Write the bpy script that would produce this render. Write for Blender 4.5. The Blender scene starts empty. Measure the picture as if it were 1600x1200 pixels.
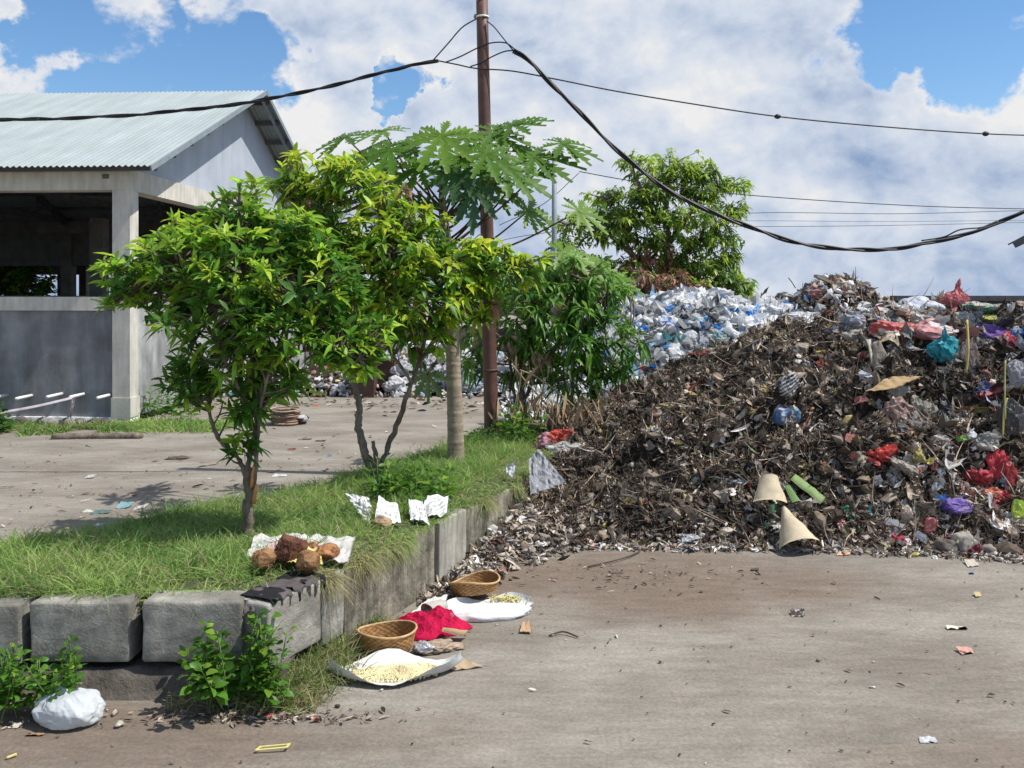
import bpy, bmesh, math, random
import numpy as np
from mathutils import Vector, Matrix

# ------------------------------------------------------------------ camera
SC = bpy.context.scene
COL = SC.collection
F = 1400.0; CAMH = 1.6; HZ = 460.0
cam_d = bpy.data.cameras.new('camera'); cam = bpy.data.objects.new('camera', cam_d); COL.objects.link(cam)
cam.location = (0, 0, CAMH); cam.rotation_euler = (math.radians(90), 0, 0)
cam_d.sensor_width = 36; cam_d.lens = 36*F/1600; cam_d.shift_y = -(600-HZ)/1600
cam_d.clip_start = 0.05; cam_d.clip_end = 2000
SC.camera = cam
SC.view_settings.view_transform = 'Standard'; SC.view_settings.look = 'None'
SC.view_settings.exposure = 0.25; SC.view_settings.gamma = 1
SC.render.film_transparent = False

# ------------------------------------------------------------------ sun + sky
SUN = Vector((0.55, -0.085, 0.835)).normalized()
sl = bpy.data.lights.new('sun', 'SUN'); sl.energy = 4.6; sl.angle = math.radians(0.5); sl.color = (1, .955, .88)
so = bpy.data.objects.new('sun', sl); COL.objects.link(so)
so.rotation_euler = SUN.to_track_quat('Z', 'Y').to_euler(); so.location = (6, -2, 12)

def pdir(px, py):
    return Vector(((px-800)/F, 1, (HZ-py)/F)).normalized()

W = bpy.data.worlds.new('World'); SC.world = W; W.use_nodes = True
nt = W.node_tree; nt.nodes.clear()
def N(t, **k):
    n = nt.nodes.new(t)
    for a, b in k.items(): setattr(n, a, b)
    return n
def L(a, b): nt.links.new(a, b)
def mth(op, a, b=None, c=None, clamp=False):
    n = N('ShaderNodeMath', operation=op); n.use_clamp = clamp
    for i, v in enumerate((a, b, c)):
        if v is None: continue
        if isinstance(v, (int, float)): n.inputs[i].default_value = v
        else: L(v, n.inputs[i])
    return n.outputs[0]
def mrange(v, a, b, c, d, smooth=True):
    n = N('ShaderNodeMapRange'); n.interpolation_type = 'SMOOTHSTEP' if smooth else 'LINEAR'
    L(v, n.inputs[0])
    for i, x in enumerate((a, b, c, d)): n.inputs[i+1].default_value = x
    return n.outputs[0]
tc = N('ShaderNodeTexCoord')
sky = N('ShaderNodeTexSky'); sky.sky_type = 'NISHITA'; sky.sun_disc = False
sky.sun_elevation = math.asin(SUN.z); sky.sun_rotation = math.atan2(SUN.x, SUN.y)
sky.air_density = 1.0; sky.dust_density = 0.3; sky.ozone_density = 3.0
gen = tc.outputs['Generated']
def noise(vec, scale, detail, rough, dist=0.0):
    n = N('ShaderNodeTexNoise'); L(vec, n.inputs['Vector'])
    n.inputs['Scale'].default_value = scale; n.inputs['Detail'].default_value = detail
    n.inputs['Roughness'].default_value = rough; n.inputs['Distortion'].default_value = dist
    return n.outputs['Fac']
def offs(vec, d):
    n = N('ShaderNodeVectorMath', operation='ADD'); L(vec, n.inputs[0]); n.inputs[1].default_value = d
    return n.outputs[0]
mp = N('ShaderNodeMapping'); L(gen, mp.inputs['Vector']); mp.inputs['Location'].default_value = (3.1, 1.7, .4)
mp.inputs['Scale'].default_value = (1, 1, 1.35)
base = mp.outputs['Vector']
fine = noise(base, 5.2, 11, .58, .1)
wn = N('ShaderNodeTexNoise'); L(gen, wn.inputs['Vector']); wn.inputs['Scale'].default_value = 9; wn.inputs['Detail'].default_value = 6; wn.inputs['Roughness'].default_value = .6
wv_ = N('ShaderNodeVectorMath', operation='MULTIPLY_ADD'); L(wn.outputs['Color'], wv_.inputs[0]); wv_.inputs[1].default_value = (.16, .16, .16); wv_.inputs[2].default_value = (-.08, -.08, -.08)
wg = N('ShaderNodeVectorMath', operation='ADD'); L(gen, wg.inputs[0]); L(wv_.outputs[0], wg.inputs[1]); wgn = N('ShaderNodeVectorMath', operation='NORMALIZE'); L(wg.outputs[0], wgn.inputs[0]); wgen = wgn.outputs[0]
holes = None
for (px, py, r, s) in ((1570, 10, .125, .30), (1480, 50, .06, .25), (1380, 5, .08, .3), (230, 55, .11, .30), (130, 75, .075, .26), (320, 95, .09, .28), (420, 105, .045, .2), (70, 5, .045, .2), (634, 95, .036, .42),
                       (630, 130, .026, .36), (255, 128, .02, -.38), (20, 90, .055, -.3), (420, 0, .1, -.2), (1300, 95, .1, -.25), (1560, 150, .08, -.2)):
    d = N('ShaderNodeVectorMath', operation='DOT_PRODUCT'); L(wgen, d.inputs[0]); d.inputs[1].default_value = pdir(px, py)
    h = mrange(d.outputs['Value'], math.cos(r*1.5), math.cos(r*.35), 0, s)
    holes = h if holes is None else mth('ADD', holes, h)
holes = mth('MINIMUM', holes, .5)
# fewer clouds overhead and behind
d = N('ShaderNodeVectorMath', operation='DOT_PRODUCT'); L(gen, d.inputs[0]); d.inputs[1].default_value = (0, .93, .37)
away = mrange(d.outputs['Value'], .35, .8, .16, -.2)
fine2 = mth('MULTIPLY_ADD', fine, 1.75, -.375)
dens = mth('SUBTRACT', mth('SUBTRACT', fine2, holes), away)
alpha = mrange(dens, .33, .47, 0, 1)
# relief shading of the billows
big0 = noise(base, 4.6, 6, .52, .15); big1 = noise(offs(base, (.026, 0, .044)), 4.6, 6, .52, .15)
f0 = noise(base, 15, 7, .6, .3); f1_ = noise(offs(base, (.008, 0, .013)), 15, 7, .6, .3)
rel = mth('ADD', mth('MULTIPLY', mth('SUBTRACT', big0, big1), 2.9), mth('MULTIPLY', mth('SUBTRACT', f0, f1_), .9))
low = noise(offs(base, (5, 5, 5)), 2.3, 3, .5)
shade = mth('ADD', mth('ADD', rel, mth('MULTIPLY', mth('SUBTRACT', low, .5), 1.8)), .70)
sep = N('ShaderNodeSeparateXYZ'); L(gen, sep.inputs[0])
hz = mrange(sep.outputs['Z'], -.02, .19, -.48, 0.02)
shade = mth('ADD', shade, hz)
# thick cores by holes stay bright at their rims
rim = mrange(dens, .38, .56, .26, 0)
shade = mth('ADD', shade, rim, clamp=True)
cr = N('ShaderNodeValToRGB'); L(shade, cr.inputs[0])
e = cr.color_ramp.elements
e[0].position = 0; e[0].color = (.30, .43, .67, 1)
e[1].position = 1; e[1].color = (1, 1, 1, 1)
m = e.new(.36); m.color = (.57, .67, .85, 1)
m = e.new(.66); m.color = (.77, .84, .96, 1)
bg1 = N('ShaderNodeBackground'); bg1.inputs['Strength'].default_value = .125
hs = N('ShaderNodeHueSaturation'); hs.inputs['Saturation'].default_value = 1.18; L(sky.outputs[0], hs.inputs['Color']); L(hs.outputs[0], bg1.inputs[0])
bg2 = N('ShaderNodeBackground'); bg2.inputs['Strength'].default_value = .72; L(cr.outputs[0], bg2.inputs[0])
mx = N('ShaderNodeMixShader'); L(alpha, mx.inputs[0]); L(bg1.outputs[0], mx.inputs[1]); L(bg2.outputs[0], mx.inputs[2])
wo = N('ShaderNodeOutputWorld'); L(mx.outputs[0], wo.inputs[0])

# ------------------------------------------------------------------ helpers
rng = np.random.default_rng(7)
def P(px, py, D): return np.array([(px-800)/F*D, D, CAMH-(py-HZ)/F*D])
def G(px, py, z=0.0): return P(px, py, (CAMH-z)*F/(py-HZ))
def nrm(v): return v/np.maximum(np.linalg.norm(v, axis=-1, keepdims=True), 1e-9)
def vnoise(p, seed=0):
    p = np.asarray(p, float); i = np.floor(p).astype(np.int64); f = p-i; f = f*f*(3-2*f)
    def h(ix, iy, iz):
        n = (ix*374761393+iy*668265263+iz*2147483647+seed*1274126177) & 0xffffffff
        n = ((n ^ (n >> 13))*1274126177) & 0xffffffff
        n = (n ^ (n >> 16)); n = (n*2246822519) & 0xffffffff
        return ((n ^ (n >> 15)) & 0xffffff)/float(0xffffff)
    r = 0
    for a in (0, 1):
        for b in (0, 1):
            for c in (0, 1):
                w = (f[..., 0] if a else 1-f[..., 0])*(f[..., 1] if b else 1-f[..., 1])*(f[..., 2] if c else 1-f[..., 2])
                r = r+w*h(i[..., 0]+a, i[..., 1]+b, i[..., 2]+c)
    return r
def fbm(p, seed=0, oct=4, gain=.5):
    s = 0; a = 1; t = 0; p = np.asarray(p, float)
    for k in range(oct):
        s = s+a*vnoise(p, seed+k*17); t += a; a *= gain; p = p*2.03+11.3
    return s/t
def crump(p, seed, n=9, f0=3., f1=14.):
    r = np.random.default_rng(seed); out = 0; tot = 0
    for k in range(n):
        f = f0*(f1/f0)**(k/(n-1)); w = nrm(r.normal(size=3))*f; a = 1/f**.8
        out = out+a*(1-np.abs(np.sin(p@w+r.uniform(0, 6.28)+.6*np.sin(p@(w[[1, 2, 0]]*.6)))))
        tot += a
    return out/tot

class Acc:
    def __init__(s): s.V = []; s.F = []; s.C = []; s.n = 0
    def add(s, V, Fc, C=None):
        V = np.asarray(V, float).reshape(-1, 3); s.V.append(V)
        for f in (Fc if isinstance(Fc, list) else [Fc]):
            if len(f): s.F.append(np.asarray(f)+s.n)
        if C is None: C = (1, 1, 1)
        C = np.asarray(C, float)
        if C.ndim == 1: C = np.tile(C, (len(V), 1))
        s.C.append(C); s.n += len(V); return s
def mesh_np(name, V, Fs, C=None, smooth=True):
    me = bpy.data.meshes.new(name)
    V = np.asarray(V, np.float32); me.vertices.add(len(V)); me.vertices.foreach_set('co', V.ravel())
    idx = np.concatenate([np.asarray(f, np.int32).ravel() for f in Fs])
    tot = np.concatenate([np.full(len(f), np.asarray(f).shape[1], np.int32) for f in Fs])
    st = np.concatenate([[0], np.cumsum(tot)[:-1]]).astype(np.int32)
    me.loops.add(len(idx)); me.loops.foreach_set('vertex_index', idx)
    me.polygons.add(len(tot)); me.polygons.foreach_set('loop_start', st)
    me.polygons.foreach_set('use_smooth', np.full(len(tot), smooth, dtype=bool))
    me.update(calc_edges=True); me.validate()
    if C is not None:
        a = me.color_attributes.new('col', 'FLOAT_COLOR', 'POINT')
        c4 = np.ones((len(V), 4), np.float32); c4[:, :3] = np.clip(C, 0, 1); a.data.foreach_set('color', c4.ravel())
    return me
def tag(o, label=None, cat=None, group=None, kind=None):
    if label: o['label'] = label
    if cat: o['category'] = cat
    if group: o['group'] = group
    if kind: o['kind'] = kind
    return o
def put(name, acc, mat, parent=None, smooth=True, loc=None):
    """link an accumulator as one object; vertices are world coordinates for things, re-based on loc"""
    V = np.concatenate(acc.V); C = np.concatenate(acc.C)
    if parent is not None and loc is None: V = V-np.array(parent.location)
    if loc is not None: V = V-np.array(loc)
    me = mesh_np(name, V, acc.F, C, smooth); me.materials.append(mat)
    o = bpy.data.objects.new(name, me); COL.objects.link(o)
    if parent is not None: o.parent = parent
    elif loc is not None: o.location = loc
    return o
def thing(name, label, cat, loc=(0, 0, 0), group=None, rz=0):
    o = bpy.data.objects.new(name, None); COL.objects.link(o); o.location = tuple(float(v) for v in loc); o.rotation_euler = (0, 0, rz)
    o.empty_display_size = .1
    return tag(o, label, cat, group)
def base_of(acc):
    V = np.concatenate(acc.V); return (float(V[:, 0].mean()), float(V[:, 1].mean()), float(V[:, 2].min()))
def solo(name, acc, mat, label, cat, group=None, smooth=True, kind=None):
    return tag(put(name, acc, mat, loc=base_of(acc), smooth=smooth), label, cat, group, kind)

def tube(pts, rad, sides=8, cap=True, twist=0):
    pts = np.asarray(pts, float); n = len(pts); rad = np.broadcast_to(np.asarray(rad, float), (n,))
    T = nrm(np.gradient(pts, axis=0)); ref = np.array([0, 0, 1.]) if abs(T[:, 2]).mean() < .8 else np.array([1., 0, 0])
    A = nrm(np.cross(T, ref)); B = np.cross(T, A)
    th = np.linspace(0, 2*np.pi, sides, endpoint=False)
    V = pts[:, None]+rad[:, None, None]*(np.cos(th)[None, :, None]*A[:, None]+np.sin(th)[None, :, None]*B[:, None])
    V = V.reshape(-1, 3)
    i = np.arange(n-1)[:, None]*sides; j = np.arange(sides)[None]; k = (j+1) % sides
    Fq = np.stack([i+j, i+k, i+sides+k, i+sides+j], -1).reshape(-1, 4)
    fs = [Fq]
    if cap:
        V = np.vstack([V, pts[0], pts[-1]]); c = n*sides
        jj = np.arange(sides); kk = (jj+1) % sides
        fs.append(np.stack([kk, jj, np.full(sides, c)], -1)); b = (n-1)*sides
        fs.append(np.stack([b+jj, b+kk, np.full(sides, c+1)], -1))
    return V, fs
def smoothpath(pts, m=6):
    pts = np.asarray(pts, float); n = len(pts)
    if n < 3: return np.array([pts[0]+(pts[-1]-pts[0])*t for t in np.linspace(0, 1, m+1)])
    Q = np.vstack([2*pts[0]-pts[1], pts, 2*pts[-1]-pts[-2]]); out = []
    for i in range(1, n):
        p0, p1, p2, p3 = Q[i-1], Q[i], Q[i+1], Q[i+2]
        for t in np.linspace(0, 1, m, endpoint=False):
            out.append(.5*((2*p1)+(-p0+p2)*t+(2*p0-5*p1+4*p2-p3)*t*t+(-p0+3*p1-3*p2+p3)*t**3))
    out.append(pts[-1]); return np.array(out)
def grid_faces(nx, ny):
    i = np.arange(nx-1)[:, None]*ny+np.arange(ny-1)[None]
    return np.stack([i, i+ny, i+ny+1, i+1], -1).reshape(-1, 4)
_ico = {}
def ico(sub):
    if sub not in _ico:
        bm = bmesh.new(); bmesh.ops.create_icosphere(bm, subdivisions=sub, radius=1)
        _ico[sub] = (np.array([v.co[:] for v in bm.verts]), np.array([[v.index for v in f.verts] for f in bm.faces])); bm.free()
    return _ico[sub]
def rotm(r, amt=1.):
    a = r.normal(size=3)*amt; return np.array(Matrix.Rotation(float(np.linalg.norm(a)), 3, Vector(a)))
def box(x0, x1, y0, y1, z0, z1):
    V = np.array([[x, y, z] for x in (x0, x1) for y in (y0, y1) for z in (z0, z1)], float)
    Fq = np.array([[0, 1, 3, 2], [4, 6, 7, 5], [0, 4, 5, 1], [2, 3, 7, 6], [0, 2, 6, 4], [1, 5, 7, 3]])
    return V, Fq
def bar(a, b, w, h):
    a = np.asarray(a, float); b = np.asarray(b, float); t = nrm(b-a); up = np.array([0, 0, 1.]) if abs(t[2]) < .95 else np.array([0, 1., 0])
    s = nrm(np.cross(t, up)); u = np.cross(s, t)
    V = np.array([p+s*w/2*i+u*h/2*j for p in (a, b) for i in (-1, 1) for j in (-1, 1)])
    return V, np.array([[0, 1, 3, 2], [4, 6, 7, 5], [0, 4, 5, 1], [2, 3, 7, 6], [0, 2, 6, 4], [1, 5, 7, 3]])

# leaves: 5 stations x 3 verts, folded along the midrib and drooping
def leaves(Pb, D, Ln, Wd, droop, C, fold=.35, roll=.5, r=rng, st=5, curlU=False):
    n = len(Pb); D = nrm(D); up = np.tile([0, 0, 1.], (n, 1))+r.normal(size=(n, 3))*roll
    S = nrm(np.cross(D, up)); U = np.cross(S, D)
    t = np.linspace(0, 1, st); w = np.sin(np.pi*np.clip(t, .03, 1)**.8)**.8; w[-1] = .02; w[0] = .08
    Ln = np.broadcast_to(Ln, (n,)); Wd = np.broadcast_to(Wd, (n,)); droop = np.broadcast_to(droop, (n,))
    Ln = Ln/np.sqrt(1+.9*droop**2)
    mid = Pb[:, None]+D[:, None]*(Ln[:, None]*t)[..., None]
    if curlU: mid = mid-U[:, None]*((droop*Ln)[:, None]*t[None]**2)[..., None]
    else: mid[:, :, 2] -= (droop*Ln)[:, None]*t[None]**2
    wv = (Wd[:, None]*w[None]*.5)[..., None]
    wob = r.normal(size=(n, st, 1))*.12
    Lf = mid+S[:, None]*wv+U[:, None]*wv*(fold+wob); Rt = mid-S[:, None]*wv+U[:, None]*wv*(fold-wob)
    V = np.stack([Lf, mid, Rt], 2).reshape(-1, 3)
    b = (np.arange(n)*st*3)[:, None, None]+(np.arange(st-1)*3)[None, :, None]+np.arange(2)[None, None]
    Fq = np.stack([b, b+1, b+4, b+3], -1).reshape(-1, 4)
    C = np.repeat(np.broadcast_to(C, (n, 3)), st*3, axis=0)
    return V, Fq, C
def blades(Pb, D, Ln, Wd, droop, C, r=rng, st=4):
    n = len(Pb); D = nrm(D); S = nrm(np.cross(D, r.normal(size=(n, 3))))
    t = np.linspace(0, 1, st); w = 1-t**1.6; w[-1] = .03
    Ln = np.broadcast_to(Ln, (n,)); Wd = np.broadcast_to(Wd, (n,)); droop = np.broadcast_to(droop, (n,))
    Ln = Ln/np.sqrt(1+1.2*droop**2); hd = D.copy(); hd[:, 2] = 0; hd = nrm(hd+r.normal(size=(n, 3))*[.3, .3, 0])
    mid = Pb[:, None]+D[:, None]*(Ln[:, None]*t)[..., None]+hd[:, None]*((droop*Ln)[:, None]*t[None]**2*.6)[..., None]
    mid[:, :, 2] -= (droop*Ln)[:, None]*t[None]**2
    wv = (Wd[:, None]*w[None]*.5)[..., None]
    V = np.stack([mid+S[:, None]*wv, mid-S[:, None]*wv], 2).reshape(-1, 3)
    b = (np.arange(n)*st*2)[:, None]+(np.arange(st-1)*2)[None]
    Fq = np.stack([b, b+1, b+3, b+2], -1).reshape(-1, 4)
    return V, Fq, np.repeat(np.broadcast_to(C, (n, 3)), st*2, axis=0)

# ------------------------------------------------------------------ materials
def newmat(name):
    m = bpy.data.materials.new(name); m.use_nodes = True; t = m.node_tree; t.nodes.clear()
    out = t.nodes.new('ShaderNodeOutputMaterial'); b = t.nodes.new('ShaderNodeBsdfPrincipled')
    t.links.new(b.outputs[0], out.inputs[0]); return m, t, b, out
def mat(name, color=(1, 1, 1), attr=False, rough=.6, spec=.4, trans=0., nscale=0., namt=.25, bump=0., bscale=20., metal=0., coord='Object', streak=None, color2=None, bdist=.01, dirt=0.):
    m, t, b, out = newmat(name); nd = t.nodes; lk = t.links.new
    tcn = nd.new('ShaderNodeTexCoord'); co = tcn.outputs[coord]
    if attr:
        a = nd.new('ShaderNodeAttribute'); a.attribute_name = 'col'; c = a.outputs['Color']
        mm = nd.new('ShaderNodeMix'); mm.data_type = 'RGBA'; mm.blend_type = 'MULTIPLY'; mm.inputs[0].default_value = 1
        lk(c, mm.inputs[6]); mm.inputs[7].default_value = (*color, 1); c = mm.outputs[2]
    else:
        rgb = nd.new('ShaderNodeRGB'); rgb.outputs[0].default_value = (*color, 1); c = rgb.outputs[0]
    def nz(scale, detail=6, sc=None, rough_=.6):
        n = nd.new('ShaderNodeTexNoise'); n.inputs['Scale'].default_value = scale; n.inputs['Detail'].default_value = detail; n.inputs['Roughness'].default_value = rough_
        v = co
        if sc:
            mpn = nd.new('ShaderNodeMapping'); mpn.inputs['Scale'].default_value = sc; lk(co, mpn.inputs[0]); v = mpn.outputs[0]
        lk(v, n.inputs['Vector']); return n.outputs['Fac']
    def ramp(f, a, b_, lo, hi):
        r = nd.new('ShaderNodeMapRange'); lk(f, r.inputs[0])
        for i, x in enumerate((a, b_, lo, hi)): r.inputs[i+1].default_value = x
        return r.outputs[0]
    if color2:
        f = ramp(nz(nscale*.6 or 3, 5), .4, .62, 0, 1)
        mm = nd.new('ShaderNodeMix'); mm.data_type = 'RGBA'; lk(f, mm.inputs[0]); lk(c, mm.inputs[6]); mm.inputs[7].default_value = (*color2, 1); c = mm.outputs[2]
    if nscale:
        f = ramp(nz(nscale, 8), .3, .7, 1-namt, 1+namt)
        mm = nd.new('ShaderNodeVectorMath'); mm.operation = 'SCALE'; lk(c, mm.inputs[0]); lk(f, mm.inputs['Scale']); c = mm.outputs[0]
    if streak:
        sc, amt = streak
        f = ramp(nz(1, 6, sc), .35, .65, 1-amt, 1+amt*.5)
        mm = nd.new('ShaderNodeVectorMath'); mm.operation = 'SCALE'; lk(c, mm.inputs[0]); lk(f, mm.inputs['Scale']); c = mm.outputs[0]
    if dirt:
        mm = nd.new('ShaderNodeMix'); mm.data_type = 'RGBA'; lk(ramp(nz(7, 6), .46, .72, 0, dirt), mm.inputs[0]); lk(c, mm.inputs[6]); mm.inputs[7].default_value = (.16, .12, .09, 1); c = mm.outputs[2]
    lk(c, b.inputs['Base Color'])
    b.inputs['Roughness'].default_value = rough; b.inputs['Specular IOR Level'].default_value = spec; b.inputs['Metallic'].default_value = metal
    if bump:
        bp = nd.new('ShaderNodeBump'); bp.inputs['Strength'].default_value = bump; bp.inputs['Distance'].default_value = bdist
        lk(nz(bscale, 8, None, .65), bp.inputs['Height']); lk(bp.outputs[0], b.inputs['Normal'])
    if trans:
        tr = nd.new('ShaderNodeBsdfTranslucent'); ms = nd.new('ShaderNodeMixShader'); ms.inputs[0].default_value = trans
        lk(c, tr.inputs[0]); lk(b.outputs[0], ms.inputs[1]); lk(tr.outputs[0], ms.inputs[2]); lk(ms.outputs[0], out.inputs[0])
    return m
M_leaf = mat('glossy_leaf', (1.25, 1.22, 1.6), attr=True, rough=.42, spec=.32, trans=.46, nscale=30, namt=.15)
M_dry = mat('dry_leaf', attr=True, rough=.8, spec=.2, trans=.15, nscale=30, namt=.2)
M_grass = mat('grass', attr=True, rough=.6, spec=.3, trans=.4)
M_sidew = mat('side_plaster', (.33, .34, .34), rough=.85, nscale=3, namt=.3, color2=(.24, .24, .235), streak=((5, 5, 1.2), .3), bump=.3, bscale=25)
M_inner = mat('shaded_concrete', (.13, .125, .12), rough=.9, nscale=4, namt=.3)  # interior shade put into the colour of inner columns, rear beam and floor
M_bark = mat('bark', (.19, .155, .125), rough=.9, spec=.1, nscale=14, namt=.45, bump=.8, bscale=40, streak=((30, 30, 5), .3))
M_pbark = mat('papaya_bark', (.33, .27, .20), rough=.85, spec=.15, nscale=9, namt=.3, bump=.5, bscale=50, streak=((4, 4, 40), .25))
M_debris = mat('waste_bits', attr=True, rough=.75, spec=.25, nscale=60, namt=.35)
M_soil = mat('rotten_soil', (.045, .034, .027), rough=.9, spec=.15, nscale=12, namt=.6, bump=1., bscale=35, bdist=.03)
M_plastic = mat('thin_plastic', attr=True, rough=.45, spec=.35, trans=.22, nscale=14, namt=.2, bump=.4, bscale=45, dirt=.6)
M_clean = mat('clean_plastic', attr=True, rough=.35, spec=.45, trans=.3, nscale=10, namt=.05, bump=.12, bscale=25)
M_film = mat('clear_film_waste', attr=True, rough=.4, spec=.35, trans=.45, nscale=14, namt=.12)
M_woven = mat('woven_sack', attr=True, rough=.55, spec=.3, trans=.12, nscale=12, namt=.1, bump=.4, bscale=120, dirt=.25)
M_conc = mat('weathered_concrete', (.38, .36, .315), rough=.9, spec=.15, nscale=7, namt=.4, bump=.8, bscale=70, color2=(.20, .19, .165), streak=((7, 7, 30), .2))
M_oldconc = mat('streaked_concrete', (.30, .275, .22), rough=.95, spec=.1, nscale=10, namt=.35, bump=.9, bscale=45, streak=((30, 30, 2.6), .38), color2=(.17, .155, .12))
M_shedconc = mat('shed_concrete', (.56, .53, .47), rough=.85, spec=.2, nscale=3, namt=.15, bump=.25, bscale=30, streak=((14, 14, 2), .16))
M_plaster = mat('grey_plaster', (.235, .235, .245), rough=.8, spec=.25, nscale=2.6, namt=.25, bump=.25, bscale=14, color2=(.195, .19, .195), streak=((5, 5, 1.0), .3))
M_panel = mat('gable_panel', (.40, .44, .50), rough=.6, spec=.3, nscale=2, namt=.1, streak=((6, 6, .8), .07))
M_roof = mat('corrugated_roof', (.30, .345, .35), rough=.55, spec=.4, nscale=1.4, namt=.08, streak=((6, .7, .7), .12))
M_dark = mat('dark_steel', (.10, .10, .11), rough=.7, nscale=5, namt=.3)
M_stone = mat('rubble_stone', attr=True, rough=.95, spec=.1, nscale=14, namt=.4, bump=.8, bscale=30)
M_pole = mat('rust_brown_steel', (.125, .062, .047), rough=.55, spec=.4, nscale=7, namt=.35, color2=(.10, .045, .032), bump=.1, bscale=60)
M_galv = mat('galvanised_steel', (.22, .26, .28), rough=.6, metal=.1, nscale=8, namt=.15)
M_cable = mat('black_cable', (.012, .012, .014), rough=.5, spec=.5, nscale=30, namt=.3)
M_bamboo = mat('bamboo_weave', attr=True, rough=.65, spec=.3, nscale=40, namt=.25)
M_coir = mat('coconut_husk', attr=True, rough=.95, spec=.1, nscale=25, namt=.45, bump=1., bscale=60, streak=((8, 8, 60), .35))
M_cloth = mat('cloth', attr=True, rough=.9, spec=.15, nscale=20, namt=.25, bump=.5, bscale=80)
M_card = mat('card', attr=True, rough=.85, spec=.15, nscale=9, namt=.2, bump=.3, bscale=20, dirt=.35)
M_rust = mat('rusty_sheet', (.075, .04, .03), rough=.85, nscale=6, namt=.5, color2=(.05, .03, .025))
M_white = mat('white_paint', (.78, .78, .76), rough=.4)
M_cutwood = mat('fresh_cut_wood', (.55, .25, .09), rough=.8, nscale=20, namt=.25)
M_block = mat('dark_block_wall', (.035, .036, .04), rough=.9, nscale=4, namt=.4, bump=.5, bscale=15)

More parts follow.
